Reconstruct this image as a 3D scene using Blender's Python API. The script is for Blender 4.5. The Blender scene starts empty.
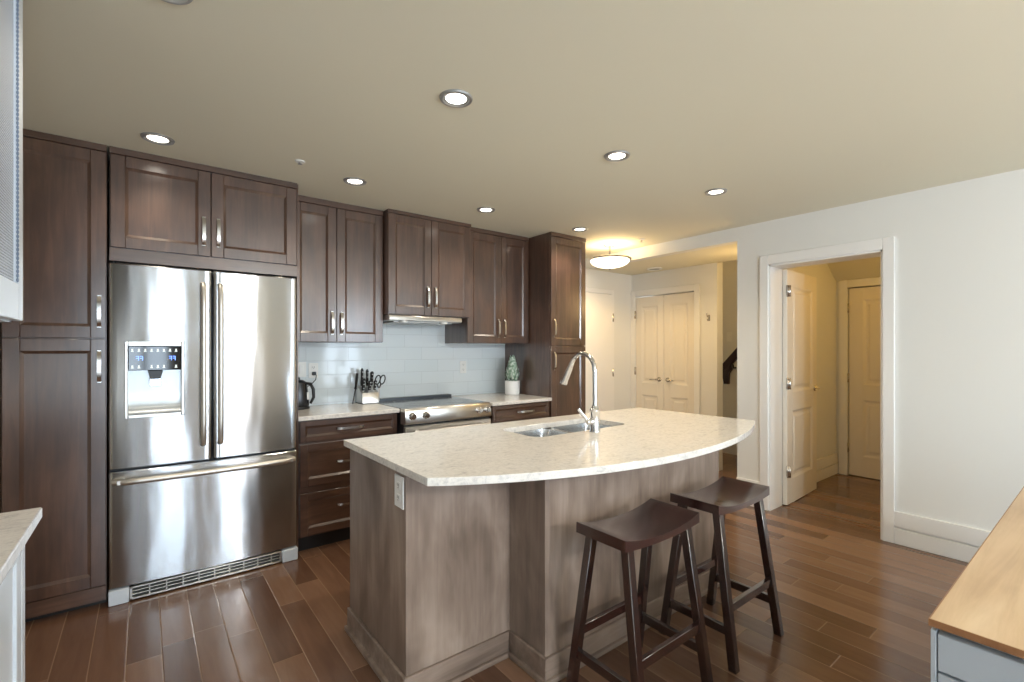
import bpy, bmesh, math, random
from mathutils import Vector, Matrix
PI = math.pi
R = math.radians
random.seed(7)
C = bpy.context.scene.collection
S = bpy.context.scene

# ------------------------------------------------------------------ camera, world, big lights, exposure
FPX, CY = 474.0, 349.0
cd = bpy.data.cameras.new('camera')
cam = bpy.data.objects.new('camera', cd)
C.objects.link(cam)
cam.location = (0, 0, 1.36)
cam.rotation_euler = (R(90), 0, R(-37.8))
cd.sensor_fit = 'HORIZONTAL'
cd.sensor_width = 36.0
cd.lens = FPX / 1024 * 36.0
cd.shift_y = (CY - 341) / 1024
cd.clip_start = 0.02
S.camera = cam

w = bpy.data.worlds.new('daylight')
S.world = w
w.use_nodes = True
bg = w.node_tree.nodes['Background']
bg.inputs[0].default_value = (0.82, 0.91, 1.0, 1)
bg.inputs[1].default_value = 2.2

S.view_settings.view_transform = 'Standard'
S.view_settings.look = 'None'
S.view_settings.exposure = 0.55
S.view_settings.gamma = 1.0
S.view_settings.use_curve_mapping = False


def area(name, loc, rot, sx, sy, power, col, spread=180):
    l = bpy.data.lights.new(name, 'AREA')
    l.shape = 'RECTANGLE'
    l.size, l.size_y = sx, sy
    l.energy = power
    l.color = col
    l.spread = R(spread)
    o = bpy.data.objects.new(name, l)
    C.objects.link(o)
    o.location = loc
    o.rotation_euler = rot
    return o


REAR = -3.4
WIN = [(-0.36, 0.36), (0.95, 1.80), (3.25, 4.1)]           # rear windows, x ranges
WZ0, WZ1 = 0.25, 2.3
DAY = (0.68, 0.84, 1.0)
for i, (a, b) in enumerate(WIN):
    area('window_daylight', ((a + b) / 2, REAR + 0.0, (WZ0 + WZ1) / 2), (R(90), 0, 0),
         b - a, WZ1 - WZ0, 50 * (b - a), DAY)
# windows in the left wall, behind the camera
LW = [(-3.2, -1.7)]
for a, b in LW:
    area('window_daylight', (-0.9, (a + b) / 2, (WZ0 + WZ1) / 2), (R(90), 0, R(-90)), b - a, WZ1 - WZ0, 5, DAY)


# ------------------------------------------------------------------ helpers
def wloc(o):
    v = Vector((0, 0, 0))
    while o is not None:
        v += o.location
        o = o.parent
    return v


def obj(name, bm, m, parent=None, smooth=True, angle=38):
    """link a bmesh (built in world coordinates) as ONE mesh object"""
    bmesh.ops.recalc_face_normals(bm, faces=bm.faces)
    if parent is not None:
        off = wloc(parent)
        if off.length > 0:
            bmesh.ops.translate(bm, verts=bm.verts, vec=-off)
    me = bpy.data.meshes.new(name)
    if smooth:
        for f in bm.faces:
            f.smooth = True
        ca = math.cos(R(angle))
        for e in bm.edges:
            if len(e.link_faces) == 2:
                n0, n1 = e.link_faces[0].normal, e.link_faces[1].normal
                if n0.dot(n1) < ca:
                    e.smooth = False
            else:
                e.smooth = False
    bm.to_mesh(me)
    bm.free()
    if m is not None:
        me.materials.append(m)
    o = bpy.data.objects.new(name, me)
    C.objects.link(o)
    if parent is not None:
        o.parent = parent
    return o


def tag(o, label=None, cat=None, group=None, kind=None):
    if label:
        o['label'] = label
    if cat:
        o['category'] = cat
    if group:
        o['group'] = group
    if kind:
        o['kind'] = kind
    return o


def thing(name, label, cat, loc=(0, 0, 0), group=None):
    o = bpy.data.objects.new(name, None)
    C.objects.link(o)
    o.location = loc
    o.empty_display_size = 0.05
    return tag(o, label, cat, group)


def B():
    return bmesh.new()


def box(bm, x0, x1, y0, y1, z0, z1, bev=0.0, seg=1):
    vs = [bm.verts.new(p) for p in ((x0, y0, z0), (x1, y0, z0), (x1, y1, z0), (x0, y1, z0),
                                    (x0, y0, z1), (x1, y0, z1), (x1, y1, z1), (x0, y1, z1))]
    fs = [bm.faces.new([vs[i] for i in q]) for q in
          ((3, 2, 1, 0), (4, 5, 6, 7), (0, 1, 5, 4), (1, 2, 6, 5), (2, 3, 7, 6), (3, 0, 4, 7))]
    if bev > 0:
        es = list({e for f in fs for e in f.edges})
        bmesh.ops.bevel(bm, geom=es, offset=bev, segments=seg, affect='EDGES', profile=0.6)
    return bm


def hexa(bm, lo, hi, bev=0.0):
    """solid between two quads (4 points each, same winding)"""
    a = [bm.verts.new(p) for p in lo]
    b = [bm.verts.new(p) for p in hi]
    fs = [bm.faces.new(a[::-1]), bm.faces.new(b)]
    for i in range(4):
        j = (i + 1) % 4
        fs.append(bm.faces.new((a[i], a[j], b[j], b[i])))
    if bev > 0:
        es = list({e for f in fs for e in f.edges})
        bmesh.ops.bevel(bm, geom=es, offset=bev, segments=1, affect='EDGES')
    return bm


def prism(bm, pts, axis, a0, a1, bev=0.0):
    """extrude a 2-D outline along an axis ('x': pts are (y,z); 'y': (x,z); 'z': (x,y))"""
    def P(p, a):
        return {'x': (a, p[0], p[1]), 'y': (p[0], a, p[1]), 'z': (p[0], p[1], a)}[axis]
    lo = [bm.verts.new(P(p, a0)) for p in pts]
    hi = [bm.verts.new(P(p, a1)) for p in pts]
    n = len(pts)
    fs = [bm.faces.new(lo[::-1]), bm.faces.new(hi)]
    for i in range(n):
        j = (i + 1) % n
        fs.append(bm.faces.new((lo[i], lo[j], hi[j], hi[i])))
    if bev > 0:
        es = list({e for f in fs for e in f.edges})
        bmesh.ops.bevel(bm, geom=es, offset=bev, segments=1, affect='EDGES')
    return bm


def tube(bm, pts, rad, seg=12, caps=True, sx=1.0):
    """round tube through 3-D points; rad a number or one per point"""
    pts = [Vector(p) for p in pts]
    n = len(pts)
    rr = rad if isinstance(rad, (list, tuple)) else [rad] * n
    rings = []
    ref = None
    for i, p in enumerate(pts):
        if i == 0:
            t = pts[1] - pts[0]
        elif i == n - 1:
            t = pts[-1] - pts[-2]
        else:
            t = (pts[i] - pts[i - 1]).normalized() + (pts[i + 1] - pts[i]).normalized()
        t.normalize()
        if ref is None:
            ref = Vector((0, 0, 1)) if abs(t.z) < 0.9 else Vector((1, 0, 0))
        u = (ref - t * ref.dot(t)).normalized()
        ref = u
        v = t.cross(u)
        rings.append([bm.verts.new(p + (u * math.cos(2 * PI * k / seg) + v * sx * math.sin(2 * PI * k / seg)) * rr[i])
                      for k in range(seg)])
    for a, b in zip(rings, rings[1:]):
        for k in range(seg):
            j = (k + 1) % seg
            bm.faces.new((a[k], a[j], b[j], b[k]))
    if caps:
        bm.faces.new(rings[0][::-1])
        bm.faces.new(rings[-1])
    return bm


def lathe(bm, prof, cx, cy, seg=32, axis='z', c3=0.0):
    """revolve (radius, height) profile; axis 'z' about (cx,cy), axis 'y' about (x=cx, z=cy) heights along y"""
    rings = []
    for r, h in prof:
        ring = []
        for k in range(seg):
            a = 2 * PI * k / seg
            if axis == 'z':
                ring.append(bm.verts.new((cx + r * math.cos(a), cy + r * math.sin(a), h)))
            elif axis == 'y':
                ring.append(bm.verts.new((cx + r * math.cos(a), h, cy + r * math.sin(a))))
            else:
                ring.append(bm.verts.new((h, cx + r * math.cos(a), cy + r * math.sin(a))))
        rings.append(ring)
    for a, b in zip(rings, rings[1:]):
        for k in range(seg):
            j = (k + 1) % seg
            bm.faces.new((a[k], a[j], b[j], b[k]))
    bm.faces.new(rings[0])
    bm.faces.new(rings[-1])
    return bm


# ------------------------------------------------------------------ materials
def srgb(r, g, b):
    def f(c):
        c /= 255.0
        return c / 12.92 if c <= 0.04045 else ((c + 0.055) / 1.055) ** 2.4
    return (f(r), f(g), f(b), 1)


def mat(name, col, rough=0.5, metal=0.0, spec=0.5, coat=0.0, emit=None, estr=0.0, aniso=0.0):
    m = bpy.data.materials.new(name)
    m.use_nodes = True
    b = m.node_tree.nodes['Principled BSDF']
    b.inputs['Base Color'].default_value = col
    b.inputs['Roughness'].default_value = rough
    b.inputs['Metallic'].default_value = metal
    b.inputs['Specular IOR Level'].default_value = spec
    b.inputs['Coat Weight'].default_value = coat
    b.inputs['Coat Roughness'].default_value = 0.2
    b.inputs['Coat IOR'].default_value = 1.8
    b.inputs['Anisotropic'].default_value = aniso
    if emit:
        b.inputs['Emission Color'].default_value = emit
        b.inputs['Emission Strength'].default_value = estr
    return m


class G:
    """small node-graph helper"""
    def __init__(self, m):
        self.t = m.node_tree
        self.p = self.t.nodes['Principled BSDF']

    def n(self, typ, **kw):
        x = self.t.nodes.new(typ)
        for k, v in kw.items():
            setattr(x, k, v)
        return x

    def l(self, a, b):
        self.t.links.new(a, b)

    def math(self, op, a, b=None, c=None):
        x = self.n('ShaderNodeMath', operation=op)
        for i, v in enumerate((a, b, c)):
            if v is None:
                continue
            if isinstance(v, (int, float)):
                x.inputs[i].default_value = v
            else:
                self.l(v, x.inputs[i])
        return x.outputs[0]

    def coords(self, scale=(1, 1, 1), rot=(0, 0, 0), kind='Object'):
        tc = self.n('ShaderNodeTexCoord')
        mp = self.n('ShaderNodeMapping')
        mp.inputs['Scale'].default_value = scale
        mp.inputs['Rotation'].default_value = rot
        self.l(tc.outputs[kind], mp.inputs[0])
        return mp.outputs[0]

    def noise(self, vec, scale, detail=3, rough=0.5, dist=0.0):
        x = self.n('ShaderNodeTexNoise')
        x.inputs['Scale'].default_value = scale
        x.inputs['Detail'].default_value = detail
        x.inputs['Roughness'].default_value = rough
        x.inputs['Distortion'].default_value = dist
        self.l(vec, x.inputs['Vector'])
        return x.outputs[0]

    def ramp(self, fac, stops):
        x = self.n('ShaderNodeValToRGB')
        e = x.color_ramp.elements
        while len(e) < len(stops):
            e.new(0.5)
        for i, (p, c) in enumerate(stops):
            e[i].position = p
            e[i].color = c
        self.l(fac, x.inputs[0])
        return x.outputs[0]

    def mix(self, fac, a, b, mode='MIX'):
        x = self.n('ShaderNodeMix', data_type='RGBA', blend_type=mode)
        if isinstance(fac, (int, float)):
            x.inputs[0].default_value = fac
        else:
            self.l(fac, x.inputs[0])
        for v, i in ((a, 6), (b, 7)):
            if isinstance(v, tuple):
                x.inputs[i].default_value = v
            else:
                self.l(v, x.inputs[i])
        return x.outputs[2]

    def bump(self, h, strength=0.2, dist=0.01):
        x = self.n('ShaderNodeBump')
        x.inputs['Strength'].default_value = strength
        x.inputs['Distance'].default_value = dist
        self.l(h, x.inputs['Height'])
        self.l(x.outputs[0], self.p.inputs['Normal'])


def wood(name, c0, c1, c2, axis='z', rough=0.36, fine=1.0, spec=0.5, coat=0.0, blotch=0.55):
    m = mat(name, c1, rough, spec=spec, coat=coat)
    g = G(m)
    s = {'z': (14, 14, 1.0), 'x': (1.0, 14, 14), 'y': (14, 1.0, 14)}[axis]
    v = g.coords(s)
    grain = g.noise(v, 2.2 * fine, 5, 0.62, 0.6)
    s2 = {'z': (2.2, 2.2, 0.9), 'x': (0.9, 2.2, 2.2), 'y': (2.2, 0.9, 2.2)}[axis]
    big = g.noise(g.coords(s2), 2.6, 3, 0.55, 0.4)
    f = g.math('ADD', g.math('MULTIPLY', grain, 1 - blotch), g.math('MULTIPLY', big, blotch))
    col = g.ramp(f, [(0.33, c0), (0.5, c1), (0.68, c2)])
    g.l(col, g.p.inputs['Base Color'])
    g.bump(grain, 0.06, 0.004)
    return m


CAB0, CAB1, CAB2 = srgb(60, 40, 30), srgb(79, 54, 41), srgb(102, 73, 57)
M = {}
M['cab'] = wood('stained_maple', CAB0, CAB1, CAB2, 'z', 0.36, coat=0.75)
M['cab_h'] = wood('stained_maple_cross_grain', CAB0, CAB1, CAB2, 'x', 0.36, coat=0.75)
M['isl'] = wood('greyed_maple_panel', srgb(108, 92, 81), srgb(140, 122, 109), srgb(170, 152, 138), 'z', 0.38, 0.8, blotch=0.7)
M['isl_h'] = wood('greyed_maple_plinth', srgb(108, 92, 81), srgb(140, 122, 109), srgb(170, 152, 138), 'x', 0.42, 0.8)
M['kick'] = mat('black_toe_kick', srgb(22, 18, 17), 0.5)
M['wallpaint'] = mat('cream_wall_paint', srgb(229, 229, 225), 0.6, spec=0.25)
M['ceil'] = mat('cream_ceiling_paint', srgb(230, 226, 206), 0.75, spec=0.2)
M['trim'] = mat('white_trim_paint', srgb(238, 237, 234), 0.35)
M['door'] = mat('white_door_paint', srgb(236, 230, 218), 0.35)
M['white'] = mat('white_plastic', srgb(236, 236, 232), 0.35)
M['whitecab'] = mat('white_lacquer', srgb(214, 222, 230), 0.3)
M['nickel'] = mat('brushed_nickel', srgb(205, 202, 198), 0.25, 1.0)
M['chrome'] = mat('chrome', srgb(225, 226, 228), 0.08, 1.0)
M['black'] = mat('black_plastic', srgb(20, 20, 22), 0.35)
M['blackglass'] = mat('black_glass', srgb(10, 11, 13), 0.06)
M['espresso'] = wood('espresso_stool_wood', srgb(30, 13, 11), srgb(40, 18, 15), srgb(52, 24, 20), 'z', 0.25, 1.2, 0.6, 0.8, 0.3)
M['espresso_x'] = wood('espresso_seat_wood', srgb(36, 13, 10), srgb(50, 20, 16), srgb(66, 28, 22), 'x', 0.2, 1.2, 0.6, 0.8, 0.3)
M['handrail'] = mat('dark_mahogany', srgb(45, 20, 16), 0.3)
M['oak'] = wood('pale_oak_top', srgb(168, 138, 104), srgb(194, 165, 129), srgb(210, 184, 149), 'x', 0.35, 0.45, 0.4, 0, 0.35)
M['oakedge'] = wood('oak_edge_band', srgb(120, 80, 48), srgb(140, 96, 60), srgb(156, 110, 72), 'x', 0.5)
M['greycab'] = mat('pale_grey_lacquer', srgb(178, 187, 196), 0.35)
M['lens'] = mat('lamp_lens', srgb(255, 250, 238), 0.4, emit=(1.0, 0.93, 0.80, 1), estr=6.0)
M['bowl'] = mat('frosted_glass_bowl', srgb(250, 240, 220), 0.4, emit=(1.0, 0.86, 0.62, 1), estr=2.2)
M['satin'] = mat('satin_grey_ring', srgb(168, 168, 166), 0.35, 0.6)
M['bronze'] = mat('dark_baffle', srgb(70, 66, 62), 0.4, 0.3)
M['gasket'] = mat('dark_grey_steel_side', srgb(58, 60, 64), 0.45, 0.3)
M['ceramic'] = mat('white_ceramic', srgb(238, 238, 236), 0.3)
M['soil'] = mat('dark_soil', srgb(60, 48, 38), 0.9)
M['blue'] = mat('blue_display', (0.05, 0.1, 0.6, 1), 0.4, emit=(0.15, 0.3, 1.0, 1), estr=2.0)
M['icon'] = mat('pale_display_icons', srgb(200, 205, 200), 0.4, emit=(0.8, 0.9, 0.85, 1), estr=0.6)

# stainless steel: horizontally brushed, so reflections smear up and down
m = mat('brushed_stainless_steel', srgb(186, 187, 188), 0.2, 1.0, aniso=1.0)
g = G(m)
tg = g.n('ShaderNodeTangent', direction_type='RADIAL', axis='Z')
g.l(tg.outputs[0], g.p.inputs['Tangent'])
g.p.inputs['Anisotropic Rotation'].default_value = 0.25
v = g.coords((3, 3, 260))
wv = g.noise(g.coords((5.0, 5.0, 1.2)), 1.6, 1, 0.4)
g.bump(g.math('ADD', g.math('MULTIPLY', g.noise(v, 1.5, 2), 0.02), wv), 0.4, 0.006)
M['steel'] = m
M['steel2'] = mat('satin_stainless_steel', srgb(212, 210, 206), 0.3, 1.0)
M['sinksteel'] = mat('sink_stainless_steel', srgb(205, 209, 213), 0.24, 1.0)

# quartz worktop
m = mat('pale_quartz', srgb(226, 218, 206), 0.14)
g = G(m)
v = g.coords((1, 1, 1))
v2 = g.coords((6, 14, 10), (0, 0, 0.5))
a = g.ramp(g.noise(v, 60, 3, 0.7), [(0.36, srgb(200, 196, 192)), (0.5, srgb(228, 223, 216)), (0.7, srgb(238, 235, 229))])
b = g.ramp(g.noise(v2, 2.4, 6, 0.68, 1.2), [(0.34, srgb(192, 189, 187)), (0.46, srgb(229, 225, 218)), (0.6, srgb(236, 232, 225))])
g.l(g.mix(0.55, a, b), g.p.inputs['Base Color'])
M['quartz'] = m

# subway tile
m = mat('glossy_white_subway_tile', srgb(226, 232, 234), 0.08)
g = G(m)
tc = g.n('ShaderNodeTexCoord')
sp = g.n('ShaderNodeSeparateXYZ')
g.l(tc.outputs['Object'], sp.inputs[0])
cb = g.n('ShaderNodeCombineXYZ')
g.l(sp.outputs[0], cb.inputs[0])
g.l(g.math('SUBTRACT', sp.outputs[2], 0.93), cb.inputs[1])
br = g.n('ShaderNodeTexBrick')
br.offset = 0.5
br.inputs['Scale'].default_value = 1.0
br.inputs['Brick Width'].default_value = 0.333
br.inputs['Row Height'].default_value = 0.1115
br.inputs['Mortar Size'].default_value = 0.0022
br.inputs['Mortar Smooth'].default_value = 0.6
br.inputs['Color1'].default_value = srgb(220, 229, 232)
br.inputs['Color2'].default_value = srgb(225, 232, 235)
br.inputs['Mortar'].default_value = srgb(205, 212, 215)
g.l(cb.outputs[0], br.inputs['Vector'])
g.l(br.outputs['Color'], g.p.inputs['Base Color'])
wob = g.noise(g.coords((1, 1, 1)), 5.0, 2)
h = g.math('ADD', g.math('MULTIPLY', br.outputs['Fac'], -1.0), g.math('MULTIPLY', wob, 0.35))
g.bump(h, 0.35, 0.004)
M['tile'] = m

# plank floor: boards 125 mm wide running along y, random joints and tones
m = mat('walnut_stained_plank_floor', srgb(110, 82, 62), 0.17, spec=0.6)
g = G(m)
tc = g.n('ShaderNodeTexCoord')
sp = g.n('ShaderNodeSeparateXYZ')
g.l(tc.outputs['Object'], sp.inputs[0])
u = g.math('DIVIDE', g.math('SUBTRACT', sp.outputs[0], 0.063), 0.1252)
row = g.math('FLOOR', u)
fu = g.math('SUBTRACT', u, row)
wn = g.n('ShaderNodeTexWhiteNoise', noise_dimensions='1D')
g.l(row, wn.inputs['W'])
vv = g.math('ADD', g.math('DIVIDE', sp.outputs[1], 0.92), g.math('MULTIPLY', wn.outputs['Value'], 7.0))
colm = g.math('FLOOR', vv)
fv = g.math('SUBTRACT', vv, colm)
cid = g.n('ShaderNodeCombineXYZ')
g.l(row, cid.inputs[0])
g.l(colm, cid.inputs[1])
wn2 = g.n('ShaderNodeTexWhiteNoise', noise_dimensions='2D')
g.l(cid.outputs[0], wn2.inputs['Vector'])
# grain, shifted per board
gv = g.n('ShaderNodeVectorMath', operation='MULTIPLY')
g.l(tc.outputs['Object'], gv.inputs[0])
gv.inputs[1].default_value = (16, 1.6, 1)
ga = g.n('ShaderNodeVectorMath', operation='ADD')
g.l(gv.outputs[0], ga.inputs[0])
gs = g.n('ShaderNodeVectorMath', operation='SCALE')
g.l(wn2.outputs['Color'], gs.inputs[0])
gs.inputs['Scale'].default_value = 30.0
g.l(gs.outputs[0], ga.inputs[1])
grain = g.noise(ga.outputs[0], 1.6, 5, 0.6, 0.5)
tone = g.math('ADD', g.math('MULTIPLY', wn2.outputs['Value'], 0.6), g.math('MULTIPLY', grain, 0.4))
colr = g.ramp(tone, [(0.15, srgb(90, 63, 48)), (0.5, srgb(113, 83, 64)), (0.85, srgb(138, 106, 84))])
eu = g.math('MINIMUM', fu, g.math('SUBTRACT', 1.0, fu))
ev = g.math('MULTIPLY', g.math('MINIMUM', fv, g.math('SUBTRACT', 1.0, fv)), 0.92 / 0.1252)
ed = g.math('MINIMUM', eu, ev)
seam = g.math('SUBTRACT', 1.0, g.math('SMOOTH_MIN', g.math('MULTIPLY', ed, 34.0), 1.0, 0.3))
seam = g.math('MAXIMUM', seam, 0.0)
g.l(g.mix(g.math('MULTIPLY', seam, 0.55), colr, srgb(158, 128, 98)), g.p.inputs['Base Color'])  # seams lightened: glancing highlight of the board bevels put into the colour
hh = g.math('ADD', g.math('MULTIPLY', seam, -1.0), g.math('MULTIPLY', grain, 0.12))
g.bump(hh, 0.22, 0.004)
M['floor'] = m

# leaf
m = mat('pale_green_leaf', srgb(130, 160, 130), 0.5)
g = G(m)
n = g.noise(g.coords((1, 1, 1)), 45, 2)
g.l(g.ramp(n, [(0.35, srgb(118, 152, 124)), (0.5, srgb(164, 188, 166)), (0.6, srgb(222, 232, 222))]), g.p.inputs['Base Color'])
M['leaf'] = m

# textured glass of the white cupboard
m = mat('ribbed_mesh_glass', srgb(176, 184, 192), 0.16, 0.0, 0.8)
g = G(m)
tc = g.n('ShaderNodeTexCoord')
sp = g.n('ShaderNodeSeparateXYZ')
g.l(tc.outputs['Object'], sp.inputs[0])
s1 = g.math('SINE', g.math('MULTIPLY', g.math('ADD', sp.outputs[1], sp.outputs[2]), 420.0))
s2 = g.math('SINE', g.math('MULTIPLY', g.math('SUBTRACT', sp.outputs[1], sp.outputs[2]), 420.0))
ms = g.math('MULTIPLY', s1, s2)
g.l(g.ramp(g.math('ADD', g.math('MULTIPLY', ms, 0.5), 0.5), [(0.3, srgb(120, 126, 134)), (0.6, srgb(205, 211, 218))]),
    g.p.inputs['Base Color'])
g.bump(ms, 0.4, 0.002)
M['meshglass'] = m
m = mat('clear_window_glass', (1, 1, 1, 1), 0.0)
m.node_tree.nodes['Principled BSDF'].inputs['Transmission Weight'].default_value = 1.0
M['glass'] = m

CEIL = 2.44
YW = 3.93                                                  # kitchen wall plane
XR = 4.16                                                  # right wall plane


# ------------------------------------------------------------------ room shell
def struct(name, bm, m, parent=None, **k):
    o = obj(name, bm, m, parent, **k)
    if parent is None:
        o['kind'] = 'structure'
    return o


struct('floor', box(B(), -1.05, 7.2, REAR - 0.2, 4.1, -0.08, 0.0), M['floor'])
struct('ceiling', box(B(), -1.05, XR, REAR - 0.2, 4.1, CEIL, CEIL + 0.1), M['ceil'])
struct('wall_back', box(B(), -1.05, 5.14, YW, YW + 0.12, 0, CEIL), M['wallpaint'])
struct('wall_left', box(B(), -1.02, -0.9, REAR, YW, 0, CEIL), M['wallpaint'])
# rear wall with window openings (behind the camera)
bm = B()
xs = [-0.9] + [v for ab in WIN for v in ab] + [XR]
for i in range(0, len(xs), 2):
    box(bm, xs[i], xs[i + 1], REAR - 0.14, REAR - 0.02, 0, CEIL)
for a, b in WIN:
    box(bm, a, b, REAR - 0.14, REAR - 0.02, 0, WZ0)
    box(bm, a, b, REAR - 0.14, REAR - 0.02, WZ1, CEIL)
struct('wall_rear', bm, mat('greige_wall_paint', srgb(142, 134, 122), 0.6))
for i, (a, b) in enumerate(WIN):
    bm = B()
    f = 0.05
    box(bm, a, a + f, REAR - 0.02, REAR + 0.03, WZ0, WZ1)
    box(bm, b - f, b, REAR - 0.02, REAR + 0.03, WZ0, WZ1)
    box(bm, a, b, REAR - 0.02, REAR + 0.03, WZ0, WZ0 + f)
    box(bm, a, b, REAR - 0.02, REAR + 0.03, WZ1 - f, WZ1)
    nm = 1 if b - a < 1 else 2
    for k in range(1, nm + 1):
        x = a + (b - a) * k / (nm + 1)
        box(bm, x - 0.03, x + 0.03, REAR - 0.02, REAR + 0.03, WZ0, WZ1)
    struct('window_%d' % (i + 1), bm, M['trim'])

# right wall with doorway
D0, D1, DH = 1.048, 1.83, 2.068
WT = 0.22
bm = B()
box(bm, XR, XR + WT, REAR, D0, 0, CEIL)
box(bm, XR, XR + WT, D1, 2.10, 0, CEIL)
box(bm, XR, XR + WT, D0, D1, DH, CEIL)
box(bm, XR, XR + 0.10, 2.10, YW, 2.32, CEIL)
struct('wall_right', bm, M['wallpaint'], smooth=False)
# doorway casing and jamb
bm = B()
cw = 0.068
box(bm, XR - 0.02, XR, D0 - cw, D0, 0, DH + 0.082, 0.003)
box(bm, XR - 0.02, XR, D1, D1 + 0.068, 0, DH + 0.082, 0.003)
box(bm, XR - 0.02, XR, D0, D1, DH, DH + 0.082, 0.003)
box(bm, XR - 0.005, XR + WT, D1 - 0.014, D1, 0, DH)
box(bm, XR - 0.005, XR + WT, D0, D0 + 0.014, 0, DH)
box(bm, XR - 0.005, XR + WT, D0, D1, DH - 0.014, DH)
cw = 0.068
struct('trim_1', bm, M['trim'])


def baseboard(name, horiz, a, b, plane, sgn):
    """two-step tall baseboard; horiz 'y': runs along y on plane x, sgn = direction the wall faces"""
    bm = B()
    t1, t2 = 0.018, 0.013
    for (z0, z1, t) in ((0, 0.110, t1), (0.118, 0.226, t1 - 0.002), (0.110, 0.118, 0.004)):
        lo, hi = sorted((plane, plane + sgn * t))
        if horiz == 'y':
            box(bm, lo, hi, a, b, z0, z1, 0.002 if t > 0.01 else 0)
        else:
            box(bm, a, b, lo, hi, z0, z1, 0.002 if t > 0.01 else 0)
    return struct(name, bm, M['trim'])


baseboard('baseboard_right', 'y', REAR, D0 - cw, XR, -1)
baseboard('baseboard_right.001', 'y', D1 + 0.068, 2.10, XR, -1)
baseboard('baseboard_vestibule', 'x', XR + WT, 6.0, 1.93, -1)

# hall beyond the header, stair space, vestibule
struct('ceiling_hall', box(B(), XR + 0.10, 5.05, 2.10, YW, 2.32, 2.42), M['ceil'])
bm = B()
XC = 5.02
box(bm, XC, XC + 0.12, 2.76, YW, 2.03, 2.44)
box(bm, XC, XC + 0.12, 2.76, 3.03, 0, 2.03)
box(bm, XC, XC + 0.12, 3.86, YW, 0, 2.03)
struct('wall_hall', bm, M['wallpaint'], smooth=False)
bm = B()
box(bm, 6.0, 6.12, 2.10, 4.0, 0, 3.3)
box(bm, 5.14, 6.12, 3.6, 3.7, 0, 3.3)
box(bm, XR, 6.12, YW, YW + 0.12, CEIL, 3.3)
box(bm, XR, XR + 0.1, 2.0, YW + 0.12, CEIL, 3.3)
struct('wall_stair', bm, M['wallpaint'], smooth=False)
struct('ceiling_stair', box(B(), XR, 6.12, 2.0, 4.05, 3.3, 3.4), M['ceil'])
struct('wall_partition', box(B(), XR + WT, 6.12, 1.93, 2.10, 0, 3.3), M['wallpaint'])
bm = B()
box(bm, 6.0, 6.12, 1.82, 1.93, 0, CEIL)
box(bm, 6.0, 6.12, 0.0, 1.05, 0, CEIL)
box(bm, 6.0, 6.12, 1.05, 1.82, 2.02, CEIL)
box(bm, 6.1, 6.14, 1.0, 1.9, 0, 2.1)
struct('wall_vestibule', bm, M['wallpaint'], smooth=False)
struct('wall_vestibule_right', box(B(), XR + WT, 6.12, -0.1, 0.0, 0, CEIL), M['wallpaint'])
bm = B()
prism(bm, [(XR + WT, CEIL), (5.485, CEIL), (6.0, 2.095), (6.12, 2.095), (6.12, 2.6), (XR + WT, 2.6)], 'y', -0.1, 1.93)
struct('ceiling_vestibule', bm, M['ceil'], smooth=False)


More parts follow.
